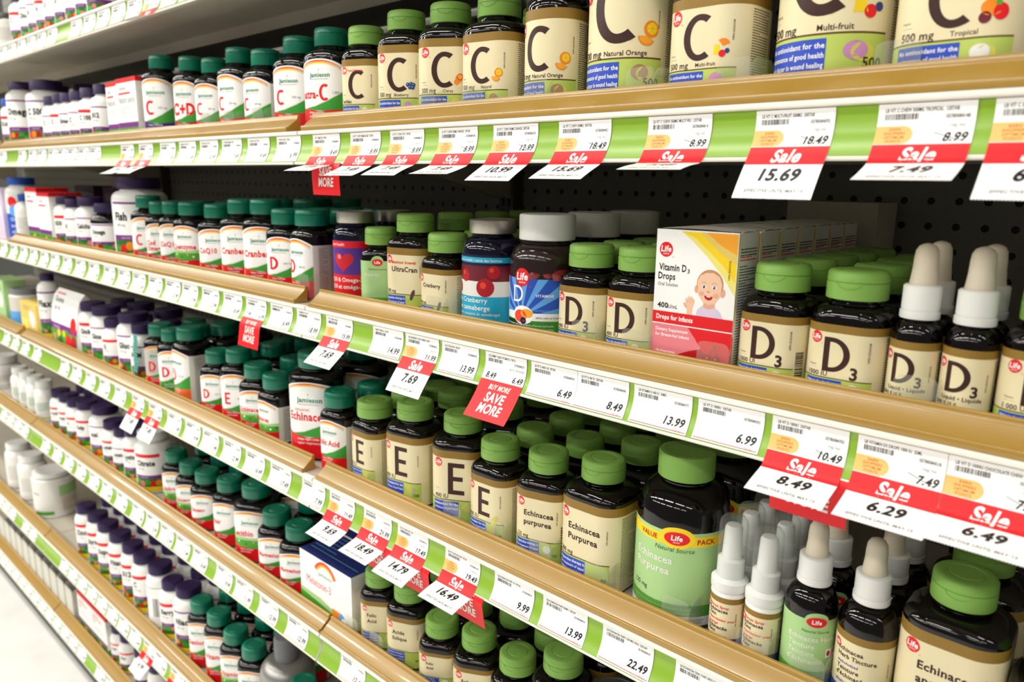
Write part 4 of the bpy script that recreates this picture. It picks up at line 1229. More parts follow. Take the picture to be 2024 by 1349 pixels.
TRAY = [(-.0012, .0002), (-.0016, .0040), (-.0012, .0054), (-.0002, .0060), (.0012, .0052), (.0136, .0150), (.0146, .0166), (.0150, .0196), (.0160, .0202), (.0178, .0202), (.0184, .0196), (.0184, .0002)]
for sh in BEAD:
    if sh == 's0':
        continue
    for x0, x1, where in BAYS:
        if sh == 's2' and x1 < -1.2:
            continue       # the far bay of this shelf carries no tray
        g0, g1 = {'s4': (.0005, .0005), 's5': (.0005, .0005), 's6': (.0005, .0005)}.get(sh, (.004, .024))
        mb = MB(); mb.extrude_x([(y, z) for y, z in TRAY], x0+g0-(x0+x1)/2, x1-g1-(x0+x1)/2, GOLD)
        # end flanges and a shallow ridge below the rim
        o = link('shelf_tray', mb.mesh('shelf_tray'), None, ((x0+x1)/2, 0, BEAD[sh]+.0045))
        bv = o.modifiers.new('soft_edges', 'BEVEL'); bv.width = .0006; bv.segments = 2; bv.limit_method = 'ANGLE'
        tag(o, 'amber plastic sloping edge strip, %s, %s' % (SHELF[sh], where), 'shelf edge', 'amber shelf edge strips')

# ---------------------------------------------------------------- price tags
ONES = ['zeroth', 'first', 'second', 'third', 'fourth', 'fifth', 'sixth', 'seventh', 'eighth', 'ninth', 'tenth', 'eleventh', 'twelfth', 'thirteenth', 'fourteenth',
        'fifteenth', 'sixteenth', 'seventeenth', 'eighteenth', 'nineteenth']
TENS = {20: 'twent', 30: 'thirt', 40: 'fort'}


def ordinal(n):
    if n < 20:
        return ONES[n]
    t = TENS[n//10*10]
    return t+'ieth' if n % 10 == 0 else t+'y-'+ONES[n % 10]


def curve_fn(theta, bend=1.0):
    """paper path in mm: down the rail, then out at theta below the horizontal"""
    pts = []; s = 0.0
    n = 24
    px, pz = 0.0, -1.0
    for i in range(n+1):
        t = i/n; pts.append((rail_y(t)*1000, -30.5*t-.3))
    acc = [0.0]
    for (a, b), (c, d) in zip(pts, pts[1:]):
        acc.append(acc[-1]+math.hypot(c-a, d-b))
    y, z = pts[-1]; L = 0
    while L < 48:
        k = min(1, L/8); ang = radians(57*(1-k)+theta*k + bend*(L-18)*.35)
        y -= cos(ang); z -= sin(ang); L += 1
        pts.append((y, z)); acc.append(acc[-1]+1)

    def at(s):
        for i in range(len(acc)-1):
            if s <= acc[i+1]:
                t = (s-acc[i])/(acc[i+1]-acc[i]); (a, b), (c, d) = pts[i], pts[i+1]
                dx, dz = c-a, d-b; m = math.hypot(dx, dz)
                return a+(c-a)*t, b+(d-b)*t, dz/m, -dx/m
        return pts[-1] + (0, 0)
    return at


TW = 51.5


def tag_mesh(kind, a, b, theta, hd, fine=True, seed=1, bend=1.0, start=0.0):
    A = Art(); L, R = -TW/2, TW/2
    rail_end = 31.5
    end = {'r': 31.0, 's': 65.5, 'b': 66.5, 'f': 69.0}[kind]
    if kind != 'f':
        A.rect(L, -end+(0 if kind == 'r' else 1.2), R, -.4, 'white', 0)
        if kind == 'r' and seed % 3 == 0:
            pass
        hd = hd or ('WEB', 'JAM', 'NAT', 'VIT')[seed % 4] + ' ' + ('GINSENG 500MG', 'CALCIUM MAG', 'OMEGA-3 1000', 'MULTI ADULT', 'B COMPLEX 50')[seed % 5] + '  ' + ('90CAP', '60TAB', '120TAB')[seed % 3]
        A.text(hd, L+4, -5.2, 2.2, 'black', 2, xs=.62, fit=TW-10, bold=.02)
        A.bars(L+4, -9.6, L+22, -6.2, 'black', 2, seed)
        A.text('0578008%04d' % (4000+seed*37 % 999), R-3, -9.4, 2.1, 'black', 2, 'r', xs=.7, bold=.02)
    if kind == 'r':
        A.text(a, R-4, -25.8, 6.4, 'black', 2, 'r', it=.2, xs=.86, bold=.032, res=3)
        A.text('reg./ea', R-5, -29.2, 1.6, 'grey', 2, 'r')
        A.rect(L+1, -29.9, R-1, -29.3, 'red', 2)
        A.text('C', L+3, -28.2, 1.3, 'grey', 2)
    if kind == 's':
        A.arc(L+15, -18.8, 0, 5.6, -90, 90, 'badge', 1, 10); A.rect(L, -24.4, L+15, -13.2, 'badge', 1)
        for i, s in enumerate(('EARN', 'SHOPPERS', 'OPTIMUM', 'POINTS')):
            A.text(s, L+10.5, -16.0-i*2.45, 1.7, 'badgetx', 3, 'c', it=.1, fit=17, bold=.02)
        A.text('reg./ea', R-5, -14.2, 2.0, 'grey', 2, 'r', it=.15)
        A.text(a, R-3, -23.0, 5.3, 'black', 2, 'r', it=.22, xs=.88, bold=.03, res=3)
        A.poly([(R-20, -17.4), (R-20, -17.8), (R-4, -23.4), (R-4, -23.0)], 'black', 3)
        A.rect(L, -38.6, R, -24.8, 'red', 2)
        A.text('Sale', 0, -36.6, 9.6, 'white', 3, 'c', it=.22, xs=.80, bold=.034, res=4)
        A.text(b, .5, -51.0, 8.8, 'black', 3, 'c', it=.14, xs=.92, bold=.038, res=4)
        A.text('EFFECTIVE UNTIL MAY %s' % ('15' if seed % 2 else '9'), 0, -60.0, 2.3, 'grey', 3, 'c', it=.18, fit=40, bold=.015)
    if kind in 'bf':
        if kind == 'b':
            A.text('BUY 3 OR MORE', R-3, -14.2, 1.9, 'black', 2, 'r', it=.15, fit=17)
            A.text(a, L+4, -24.6, 5.4, 'black', 2, it=.22, xs=.86, bold=.03, res=3); A.text(b, R-2.5, -24.6, 5.4, 'black', 2, 'r', it=.22, xs=.86, bold=.03, res=3)
        A.rect(L, -end+1.2, R, -26.5 if kind == 'b' else -26, 'red', 2)
        A.text('BUY MORE', .5, -35.0, 4.8, 'offwhite', 3, 'c', it=.2, xs=.74, bold=.03, fit=30)
        A.text('SAVE', 0, -47.2, 9.2, 'offwhite', 3, 'c', it=.1, xs=.76, bold=.034, res=3)
        A.text('MORE', 0, -58.8, 9.2, 'offwhite', 3, 'c', it=.1, xs=.76, bold=.034, res=3)
    if kind != 'r':   # perforated lower edge
        c = 'white' if kind == 's' else 'red'; n = 30; w = TW/n
        for i in range(n):
            A.poly([(L+w*i, -end+1.2), (L+w*(i+.5), -end+.5), (L+w*(i+1), -end+1.2)], c, 0 if kind == 's' else 2)
    at = curve_fn(theta, bend)
    mb = MB()
    tone = {}

    def fn(u, v, off):
        y, z, ny, nz = at(-v)
        return (u/1000, (y+ny*off-.35)/1000, (z+nz*off)/1000)
    A.build(mb, fn, (), [-x*2.2 for x in range(32, 0, -1)], step=.03)
    # the paper's own back, so that it is a sheet with thickness
    paper = mat('paper_back' if kind in 'rs' else 'red_paper_back', 'EDEBE6' if kind in 'rs' else 'B5121B', rough=.6)
    s0 = 26.0 if kind == 'f' else .4
    ss = [s0+(end-1.2-s0)*i/26 for i in range(27)]
    for p, q in zip(ss, ss[1:]):
        mb.face([fn(L, -p, -.05), fn(L, -q, -.05), fn(R, -q, -.05), fn(R, -p, -.05)][::-1], paper, True)
    return mb.mesh('price_tag', merge=2e-6, angle=0, fix=False)


TAGS = [
('s0',-1.0800,'r','12.49','',0,''),
('s0',-1.0200,'r','9.99','',0,''),
('s0',-0.9600,'r','8.99','',0,''),
('s0',-0.9000,'r','6.49','',0,''),
('s0',-0.8400,'r','12.49','',0,''),
('s0',-0.7800,'r','9.99','',0,''),
('s0',-0.6600,'r','6.49','',0,''),
('s0',-0.6000,'r','12.49','',0,''),
('s0',-0.5400,'r','9.99','',0,''),
('s0',-0.4800,'r','8.99','',0,''),
('s0',-0.4200,'r','6.49','',0,''),
('s0',-0.3600,'s','7.99','5.99',15,''),
('s0',-0.3000,'r','9.99','',0,''),
('s0',-0.2400,'r','8.99','',0,''),
('s0',-0.1800,'r','6.49','',0,''),
('s1',-1.1718,'r','9.99','',0,''),
('s1',-1.0354,'r','9.99','',0,''),
('s1',-0.9679,'r','9.99','',0,''),
('s1',-0.9102,'r','9.99','',0,''),
('s1',-0.8482,'r','9.99','',0,''),
('s1',-0.7950,'r','9.99','',0,''),
('s1',-0.7418,'r','9.99','',0,''),
('s1',-0.6863,'r','9.99','',0,''),
('s1',-0.6315,'r','9.99','',0,''),
('s1',-0.4946,'s','9.99','7.99',18,''),
('s1',-0.4242,'s','9.99','7.99',18,''),
('s1',-0.3473,'r','7.49','',0,''),
('s1',-0.2839,'r','5.49','',0,''),
('s1',-0.2202,'r','8.49','',0,''),
('s1',-0.1581,'r','7.49','',0,''),
('s1',-0.0911,'r','9.49','',0,''),
('s1',-0.0229,'r','6.99','',0,''),
('s1',0.0536,'s','8.49','7.99',8,'VIT C TIMED REL  90TAB'),
('s1',0.1244,'s','8.99','7.49',17,'LB VIT C CHEW 500MG BLUEB  120TAB'),
('s1',0.1913,'s','8.99','7.49',17,'LB VIT C CHEW CITR  120TAB'),
('s1',0.2638,'s','8.99','7.49',12,'LB VIT C CHEW 500MG ORANGE  120TAB'),
('s1',0.3349,'s','12.99','10.99',25,'LB VIT C CHEW 500MG ORANGE  200TAB'),
('s1',0.4086,'s','18.49','15.69',20,'LB VIT C CHEW 500MG  500TAB'),
('s1',0.4932,'s','8.99','7.49',5,'LB VIT C CHEW 500MG MULTI FRU  120TAB'),
('s1',0.5767,'s','18.49','15.69',55,'LB VIT C MULTI-FRUIT 500MG  500TAB'),
('s1',0.6532,'s','8.99','7.49',16,'LB VIT C CHEW 500MG TROPICAL  120TAB'),
('s1',0.7132,'s','7.99','6.79',46,'LB VIT C 500MG  100TAB'),
('s2',-1.2528,'r','9.49','',0,''),
('s2',-1.1768,'r','12.99','',0,''),
('s2',-1.1051,'r','7.99','',0,''),
('s2',-1.0374,'r','13.99','',0,''),
('s2',-0.9685,'r','8.49','',0,''),
('s2',-0.9020,'r','6.49','',0,''),
('s2',-0.8320,'r','9.49','',0,''),
('s2',-0.7609,'r','12.99','',0,''),
('s2',-0.6930,'r','7.99','',0,''),
('s2',-0.6202,'r','13.99','',0,''),
('s2',-0.5555,'r','8.49','',0,''),
('s2',-0.4938,'r','6.49','',0,''),
('s2',-0.4302,'r','9.49','',0,''),
('s2',-0.3674,'r','12.99','',0,''),
('s2',-0.3096,'r','7.99','',0,''),
('s2',-0.2457,'r','13.99','',0,''),
('s2',-0.1815,'r','8.49','',0,''),
('s2',-0.1191,'b','7.99','6.99',81,''),
('s2',-0.0571,'r','6.49','',0,''),
('s2',0.0041,'r','18.99','',0,'CRANBERRY 250  60CP'),
('s2',0.0667,'s','15.99','7.69',39,'VIT D 1000IU  90TAB'),
('s2',0.1556,'r','14.99','',0,'HEART OMEGA-3  60CAP'),
('s2',0.2108,'s','11.99','7.69',54,'LB CRANBERRY CONC 600MG  60CPL'),
('s2',0.2669,'r','13.99','',0,'LB ULTRACRAN  60CAP'),
('s2',0.3274,'b','8.49','6.49',50,'LB GUMMY CHEW VITAMIN D  75PCS'),
('s2',0.3843,'r','6.49','',0,'LB VIT D 400IU NS  90TAB'),
('s2',0.4361,'r','8.49','',0,'LB VIT D 400 IU  250TAB'),
('s2',0.4926,'r','13.99','',0,'LB VITAMIN D 400 IU  50MG'),
('s2',0.5490,'r','6.99','',0,'LB VIT D 1000IU  100TAB'),
('s2',0.6061,'s','10.49','8.49',18,'LB VIT D 1000IU  250TAB'),
('s2',0.6631,'s','7.49','6.29',18,'LB VITAMIN D3 DROPS 1000 IU  25ML'),
('s2',0.7149,'s','7.99','6.49',13,'LB VIT D 1000IU CHOCOLATE CHEW  90'),
('s3',-1.3231,'r','12.99','',0,''),
('s3',-1.2518,'r','16.49','',0,''),
('s3',-1.1765,'r','17.49','',0,''),
('s3',-1.0931,'r','7.49','',0,''),
('s3',-0.9149,'r','9.99','',0,''),
('s3',-0.8456,'r','11.99','',0,''),
('s3',-0.7709,'r','12.99','',0,''),
('s3',-0.6984,'r','16.49','',0,''),
('s3',-0.6235,'r','17.49','',0,''),
('s3',-0.5451,'s','9.99','7.49',58,''),
('s3',-0.4743,'s','9.99','7.49',58,''),
('s3',-0.4018,'r','7.49','',0,''),
('s3',-0.3364,'r','9.99','',0,''),
('s3',-0.2771,'r','11.99','',0,''),
('s3',-0.2112,'r','12.99','',0,''),
('s3',-0.1459,'r','16.49','',0,''),
('s3',-0.0793,'r','17.49','',0,''),
('s3',-0.0015,'r','7.99','',0,'FOLIC ACID 1MG  100'),
('s3',0.0599,'s','11.49','9.69',21,'LB VIT E 400IU  100'),
('s3',0.1297,'s','21.99','18.49',15,'LB VIT E 400IU  200'),
('s3',0.1919,'s','17.49','14.79',21,'LB VIT E 400IU NAT  100'),
('s3',0.2705,'s','19.49','16.49',14,'LB VIT E NATURAL SRC  90CAP'),
('s3',0.3423,'r','9.99','',0,'LB ECHINACEA PURP 125  90TAB'),
('s3',0.4048,'r','13.99','',0,'LB ECHINACEA PURP 200MG  120CAP'),
('s3',0.4729,'r','22.49','',0,'LB ECHINACEA PURP 1200 MG VALU  250CAP'),
('s3',0.5450,'r','8.49','',0,'LB ECHINCEA ZINC THRT SPRY CHRY  30ML'),
('s3',0.6062,'r','8.49','',0,'LB ECHINACEA HERB  50ML'),
('s4',-1.4418,'r','12.99','',0,''),
('s4',-1.3822,'r','12.99','',0,''),
('s4',-1.3228,'r','7.49','',0,''),
('s4',-1.2659,'r','8.49','',0,''),
('s4',-1.1099,'r','9.99','',0,''),
('s4',-1.0308,'r','11.99','',0,''),
('s4',-0.9578,'r','12.99','',0,''),
('s4',-0.8844,'r','12.99','',0,''),
('s4',-0.8111,'r','7.49','',0,''),
('s4',-0.7422,'r','8.49','',0,''),
('s4',-0.6686,'r','9.99','',0,''),
('s4',-0.5928,'r','11.99','',0,''),
('s4',-0.5308,'r','12.99','',0,''),
('s4',-0.4692,'r','12.99','',0,''),
('s4',-0.4074,'r','7.49','',0,''),
('s4',-0.3450,'r','8.49','',0,''),
('s4',-0.2642,'r','9.99','',0,''),
('s4',-0.2023,'r','11.99','',0,''),
('s4',-0.1311,'r','12.99','',0,''),
('s4',-0.0556,'r','12.99','',0,''),
('s4',0.0712,'r','12.49','',0,'FOLIC ACID  100TAB'),
('s5',-1.6625,'r','8.99','',0,''),
('s5',-1.6040,'r','6.49','',0,''),
('s5',-1.5455,'r','12.49','',0,''),
('s5',-1.4870,'r','9.99','',0,''),
('s5',-1.3700,'r','6.49','',0,''),
('s5',-1.3115,'r','12.49','',0,''),
('s5',-1.0775,'r','12.49','',0,''),
('s5',-1.0190,'r','9.99','',0,''),
('s5',-0.9605,'r','8.99','',0,''),
('s5',-0.9020,'r','6.49','',0,''),
('s5',-0.8435,'r','12.49','',0,''),
('s5',-0.7850,'r','9.99','',0,''),
('s5',-0.7265,'r','8.99','',0,''),
('s5',-0.6680,'r','6.49','',0,''),
('s5',-0.6026,'s','5.99','4.99',38,''),
('s5',-0.5508,'r','9.99','',0,''),
('s5',-0.4828,'s','7.99','5.99',38,''),
('s5',-0.4310,'r','6.49','',0,''),
('s5',-0.3755,'r','12.49','',0,''),
('s5',-0.3170,'r','9.99','',0,''),
('s5',-0.2585,'r','8.99','',0,''),
('s5',-0.2000,'r','6.49','',0,''),
('s6',-1.7125,'r','12.49','',0,''),
('s6',-1.6550,'r','9.99','',0,''),
('s6',-1.5975,'r','8.99','',0,''),
('s6',-1.5400,'r','6.49','',0,''),
('s6',-1.4825,'r','12.49','',0,''),
('s6',-1.4250,'r','9.99','',0,''),
('s6',-1.3675,'r','8.99','',0,''),
('s6',-1.3100,'r','6.49','',0,''),
('s6',-1.2525,'r','12.49','',0,''),
('s6',-1.1950,'r','9.99','',0,''),
('s6',-1.1375,'r','8.99','',0,''),
('s6',-1.0800,'r','6.49','',0,''),
('s6',-1.0225,'r','12.49','',0,''),
('s6',-0.9075,'r','8.99','',0,''),
('s6',-0.8500,'r','6.49','',0,''),
('s6',-0.7925,'r','12.49','',0,''),
('s6',-0.7350,'r','9.99','',0,''),
('s6',-0.6775,'r','8.99','',0,''),
('s6',-0.6200,'r','6.49','',0,''),
]
JOINT = {'s0': -9.0, 's5': -1.219, 's6': -1.219}     # the tray joint that shows on each shelf


def place_words(sh, X, n):
    if sh == 's0':
        return '%s from the left, %s' % (ordinal(n), SHELF[sh])
    return '%s %s of joint, %s' % (ordinal(n), 'right' if X > JOINT.get(sh, 0) else 'left', SHELF[sh])


by = {}
for T in TAGS:
    by.setdefault((T[0], T[1] > JOINT.get(T[0], 0)), []).append(T)
for (sh, right), L_ in by.items():
    L_.sort(key=lambda t: t[1] if right else -t[1])
    for i, T in enumerate(L_):
        _, X, kind, a, b, th, hd = T
        seed = int(abs(X)*1000) % 89+1
        if sh == 's1' and th < 30:
            th += 5
        me = tag_mesh(kind, a, b, th, hd, seed=seed, bend=(seed % 5-2)*.6 if kind != 'r' else 0)
        o = link('price_tag', me, None, (X, 0, BEAD[sh]))
        pos = place_words(sh, X, i+1)
        near = X > -.16 or (kind != 'r' and X > -.56)
        if kind == 'r':
            d = ('white price tag reading %s, ' % a if near else 'small white price tag, ') + pos
        elif kind == 's':
            d = ('red and white sale tag reading %s, ' % b if near else 'red and white sale tag, ') + pos
        else:
            d = 'white tag with red save more flap, ' + pos
        tag(o, d, 'price tag', 'price tags on the %s' % SHELF[sh])
for sh, X, th, who in (('s1', .066, 92, '7.99 sale tag'), ('s3', .140, 96, '18.49 sale tag'), ('s3', .204, 98, '14.79 sale tag'), ('s3', .284, 100, '16.49 sale tag'), ('s2', .612, 100, '8.49 sale tag')):
    me = tag_mesh('f', '', '', th, '', seed=5, bend=.5)
    o = link('shelf_flyer', me, None, (X, .0006, BEAD[sh]-.0005))
    tag(o, 'red save more flyer curling behind the ' + who, 'flyer', 'red save more flyers')

# ---------------------------------------------------------------- products
ITEMS = [
('s0','jarw',-1.2197,0.0220,58.0,58.0,85.3,24.3,('plain', ''),'grey white tub with dark lid',0,58),
('s0','web',-1.0955,0.0220,46.0,46.0,105.0,34.0,('web', 'C', 1),'white bottle with purple and fruit label',0,58),
('s0','web',-1.0307,0.0220,46.0,46.0,105.0,34.0,('web', 'Zinc', 2),'white bottle with purple and fruit label',0,57),
('s0','web',-0.9825,0.0220,46.0,46.0,105.0,34.0,('web', 'B', 0),'white bottle with purple and fruit label',0,57),
('s0','web',-0.9333,0.0220,46.0,46.0,105.0,34.0,('web', 'A', 1),'white bottle with purple and fruit label',0,57),
('s0','web',-0.8830,0.0220,46.0,46.0,105.0,34.0,('web', 'E', 2),'white bottle with purple and fruit label',0,56),
('s0','web',-0.8272,0.0220,46.0,46.0,105.0,34.0,('web', 'D', 0),'white bottle with purple and fruit label',0,56),
('s0','web',-0.7718,0.0220,46.0,46.0,105.0,34.0,('web', 'C', 1),'white bottle with purple and fruit label',0,55),
('s0','web',-0.7207,0.0220,46.0,46.0,105.0,34.0,('web', 'Zinc', 2),'white bottle with purple and fruit label',0,55),
('s0','web',-0.6665,0.0220,46.0,46.0,105.0,34.0,('web', 'B', 0),'white bottle with purple and fruit label',0,54),
('s1','web',-1.2417,0.0220,38.0,38.0,112.4,30.0,('web', 'Kid', 1),'small white bottle with blue cap',0,59),
('s1','web',-1.1885,0.0220,66.0,66.0,144.8,50.0,('web', 'Omega', 0),'white bottle with dark purple cap tall',1,58),
('s1','web',-1.0505,0.0220,80.0,80.0,138.4,62.0,('web', 'C 500', 0),'big white bottle with dark purple cap',1,57),
('s1','web',-0.9613,0.0220,48.0,48.0,100.0,36.0,('web', 'C', 0),'small white bottle with dark purple cap',1,57),
('s1','web',-0.9121,0.0220,48.0,48.0,101.0,36.0,('web', 'C', 1),'small white bottle with dark purple cap',1,57),
('s1','web',-0.8629,0.0220,48.0,48.0,100.0,38.0,('web', 'Ester', 2),'small white bottle with dark purple cap',1,56),
('s1','web',-0.8119,0.0220,48.0,48.0,100.0,38.0,('web', 'C', 0),'small white bottle with dark purple cap',1,56),
('s1','web',-0.7578,0.0220,54.0,54.0,102.0,42.0,('web', 'C 1000', 1),'small white bottle with dark purple cap',1,55),
('s1','web',-0.6951,0.0220,48.0,48.0,104.0,34.0,('web', 'B12', 2),'small white bottle with dark purple cap',1,55),
('s1','rbox',-0.5999,0.0220,43.4,40.0,98.7,0.0,('rbox', 'Natural'),'white carton with red top',0,None),
('s1','rbox',-0.5376,0.0220,78.8,40.0,101.7,0.0,('rbox', 'Natural Source'),'wide white carton with red top',0,None),
('s1','jam',-0.4666,0.0252,58.0,53.4,131.7,37.0,('jam', 'C', ' 500 mg', 'purple'),'black bottle, dark green cap, reading C',0,35),
('s1','jam',-0.3571,0.0242,52.0,47.8,119.4,35.0,('jam', 'C+D', '', 'pink'),'black bottle, dark green cap, reading C D',0,25),
('s1','jam',-0.2889,0.0243,54.0,49.7,110.9,35.0,('jam', 'C', '500 mg', 'red'),'black bottle, dark green cap, reading C',1,24),
('s1','jam',-0.2183,0.0234,57.0,52.4,117.7,35.0,('jam', 'C', '500 mg', 'red'),'black bottle, dark green cap, reading C',1,13),
('s1','jam',-0.1497,0.0232,57.0,52.4,108.7,37.0,('jam', 'C', '600 mg', 'red'),'black bottle, dark green cap, reading C',1,11),
('s1','jam',-0.0758,0.0246,62.0,57.0,116.4,39.0,('jam', 'C', '500 mg', 'red'),'black bottle, dark green cap, reading C',1,24),
('s1','jam',-0.0073,0.0244,62.0,57.0,118.2,39.0,('jam', 'extra-C', '1,000 mg', 'red'),'black bottle, dark green cap, red hyphenated C',1,22),
('s1','life',0.0669,0.0247,50.0,46.0,110.4,39.0,('life', 'C', '', 'Timed Release', '', 'white'),'black bottle, pale green cap, reading C Timed Release',1,21),
('s1','life',0.1317,0.0256,56.0,51.5,118.4,40.0,('life', 'C', '', '500 mg', 'berry', 'pink'),'black bottle, pale green cap, with C, blueberries',1,26),
('s1','life',0.1967,0.0264,60.0,55.2,117.7,41.0,('life', 'C', '', '500 mg', 'citrus', 'yellow'),'black bottle, pale green cap, with C, citrus halves',1,31),
('s1','life',0.2650,0.0238,62.0,57.0,115.0,41.0,('life', 'C', '', '500 mg', 'orange', 'tan'),'black bottle, pale green cap, with C, one orange',1,10),
('s1','lifebig',0.3378,0.0220,53.7,53.7,126.0,44.0,('life', 'C', '', '500 mg', 'orange2', 'tan'),'round black bottle, C and orange slices',0,None),
('s1','lifehuge',0.4109,0.0220,67.9,67.9,165.0,62.0,('life', 'C', '', '500 mg', 'orange2', 'tan', 'big'),'very wide cream jar, brown C, natural orange',0,None),
('s1','life',0.4930,0.0220,66.0,60.7,114.0,46.0,('life', 'C', '', '500 mg', 'multi', 'pink'),'black bottle, pale green cap, reading C Multi-fruit',0,0),
('s1','lifehuge',0.5757,0.0220,75.4,75.4,165.0,66.0,('life', 'C', '', '500 mg', 'multi', 'pink', 'big'),'very wide cream jar, brown C, multi-fruit',0,None),
('s1','life',0.6560,0.0220,74.0,68.1,122.0,46.0,('life', 'C', '', '500 mg', 'tropical', 'white'),'black bottle, pale green cap, reading C Tropical',0,0),
('s2','box',-1.3552,0.0220,72.3,40.0,118.4,0.0,('plainbox', 'lavender'),'lavender carton at the frame edge',0,None),
('s2','web',-1.2829,0.0220,70.0,70.0,143.3,56.0,('blue', 'Sea'),'large white bottle with blue cap',0,59),
('s2','web',-1.2247,0.0220,44.0,44.0,106.6,26.0,('plain2', ''),'slim white bottle with small blue cap',0,59),
('s2','box',-1.0986,0.1300,114.8,40.0,128.0,0.0,('plainbox', 'purple'),'dark purple carton behind the red topped cartons',0,None),
('s2','rbox',-1.0961,0.0220,77.2,30.0,122.3,0.0,('rbox', 'D'),'tall white carton with red top, tomato picture',1,None),
('s2','rbox',-1.0185,0.0220,75.4,30.0,113.4,0.0,('rbox', 'D'),'tall white carton with red top, pepper picture',1,None),
('s2','web',-0.9546,0.0220,50.0,50.0,108.4,38.0,('web', 'B50', 1),'white bottle with dark purple cap',0,57),
('s2','box',-0.9478,0.1300,76.3,40.0,126.0,0.0,('plainbox', 'purple'),'dark purple carton behind the red topped cartons',0,None),
('s2','web',-0.8948,0.0220,42.0,42.0,104.1,34.0,('web', 'B', 2),'white bottle with dark purple cap, red line',0,56),
('s2','web',-0.8305,0.0220,58.0,58.0,108.9,46.0,('web', 'Calcium', 0),'white bottle with dark purple cap, wide',0,56),
('s2','webk',-0.7521,0.0220,58.0,58.0,99.3,42.0,('web', 'Omega', 0),'black bottle, purple cap, white label',0,55),
('s2','web',-0.6353,0.0220,92.0,92.0,148.2,72.0,('web', 'Fish', 0),'tall wide white bottle with dark purple cap',0,53),
('s2','jam',-0.5589,0.0254,56.0,51.5,118.5,40.0,('jam', 'C', '500 mg', 'red'),'black bottle, dark green cap, reading C',0,45),
('s2','jam',-0.5024,0.0251,50.0,46.0,110.4,36.0,('jam', 'Cod|Omega-3', '', 'red'),'black bottle, dark green cap, reading Omega',1,45),
('s2','jam',-0.4500,0.0248,46.0,42.3,112.1,34.0,('jam', 'CoQ10', '', 'red'),'black bottle, dark green cap, reading CoQ10',2,44),
('s2','jam',-0.3944,0.0247,56.0,51.5,112.3,40.0,('jam', 'Coenzyme', '', 'red2'),'black bottle, dark green cap, with green picture',2,29),
('s2','jam',-0.3120,0.0254,57.0,52.4,111.7,39.0,('jam', 'CoQ10', '', 'red'),'black bottle, dark green cap, reading CoQ10',2,41),
('s2','jam',-0.2422,0.0255,60.0,55.2,120.5,39.0,('jam', 'Cranberry', '250 mg', 'red'),'black bottle, dark green cap, reading Cranberry',2,39),
('s2','jam',-0.1771,0.0255,62.0,57.0,122.2,42.0,('jam', 'Cranberry', 'complex', 'red'),'black bottle, dark green cap, reading Cranberry complex',2,38),
('s2','jam',-0.1162,0.0246,52.0,47.8,111.5,39.0,('jam', 'D', '1000 IU', 'red'),'black bottle, dark green cap, reading D',2,31),
('s2','jam',-0.0539,0.0220,54.0,49.7,112.8,42.0,('jam', 'D', '1000 IU', 'red'),'black bottle, dark green cap, reading D',2,0),
('s2','silver',0.0353,0.0220,54.0,54.0,113.6,44.0,('heart', ''),'navy bottle, silver cap, red heart label',1,None),
('s2','life',0.0876,0.0256,44.0,40.5,97.6,36.0,('lifeg', 'Vitamin', '', ''),'small black bottle, pale green cap, green label',1,39),
('s2','life',0.1431,0.0244,57.0,52.4,114.7,41.0,('lifet', 'UltraCran', '', '500 mg', 'capsule', 'Maximum Strength'),'black bottle, pale green cap, cranberry label, capsule picture',3,15),
('s2','life',0.2005,0.0220,52.0,47.8,97.2,42.0,('lifet', 'Cranberry', '', '400 mg', 'capsule', ''),'black bottle, pale green cap, reading Cranberry',2,0),
('s2','silver',0.2587,0.0220,62.0,62.0,113.7,47.0,('cran', ''),'navy bottle, silver cap, cyan cranberry label',0,None),
('s2','gummy',0.3259,0.0220,70.0,70.0,121.5,53.0,('gummy', ''),'gummy bottle, white ribbed cap, blue green label',2,None),
('s2','life',0.3872,0.0221,50.0,46.0,98.1,40.0,('life', 'D', '3', '400 IU', '', 'white'),'black bottle, pale green cap, reading D3 400 IU',2,1),
('s2','life',0.4388,0.0224,50.0,46.0,99.1,39.0,('life', 'D', '', '400 IU', '', 'white'),'black bottle, pale green cap, reading D 400 IU',2,3),
('s2','d3box',0.4997,0.0240,68.7,33.0,116.0,0.0,('d3box',),'white red yellow carton picturing a baby',6,None),
('s2','life',0.5602,0.0220,50.0,46.0,95.7,39.0,('life', 'D', '3', '1000 UI', 'bar', 'white'),'black bottle, pale green cap, D3 with barcode',4,0),
('s2','life',0.6124,0.0220,52.0,47.8,95.3,40.0,('life', 'D', '3', '1000 IU', '', 'white'),'black bottle, pale green cap, reading D3 1000 IU',3,0),
('s2','drop',0.6546,0.0220,30.0,30.0,116.0,22.0,('lifed', 'D', '3', '1000 IU/UI', 'Liquid • Liquide'),'black dropper bottle, cream bulb, D3 label',1,None),
('s2','drop',0.6858,0.0220,30.0,30.0,116.0,22.0,('lifed', 'D', '3', '1000 IU/UI', 'Liquid • Liquide'),'black dropper bottle, cream bulb, D3 liquid label',1,None),
('s2','life',0.7270,0.0220,50.0,46.0,94.3,40.0,('life', 'D', '', '1 000 UI', '', 'white'),'black bottle, pale green cap, reading D 1000 UI',1,0),
('s3','box',-1.4618,0.0220,121.8,50.0,110.0,0.0,('plainbox', 'green'),'pale green pouch carton at frame edge',0,None),
('s3','jarw',-1.3587,0.0220,82.0,82.0,95.0,76.0,('greytub', ''),'grey blue tub',0,59),
('s3','box',-1.2114,0.0210,119.3,60.0,78.0,0.0,('plainbox', 'yellow'),'yellow carton below grey tub',0,None),
('s3','web',-1.1285,0.0220,44.0,44.0,153.2,28.0,('web', 'Flax', 2),'slim tall white bottle with dark purple cap',0,58),
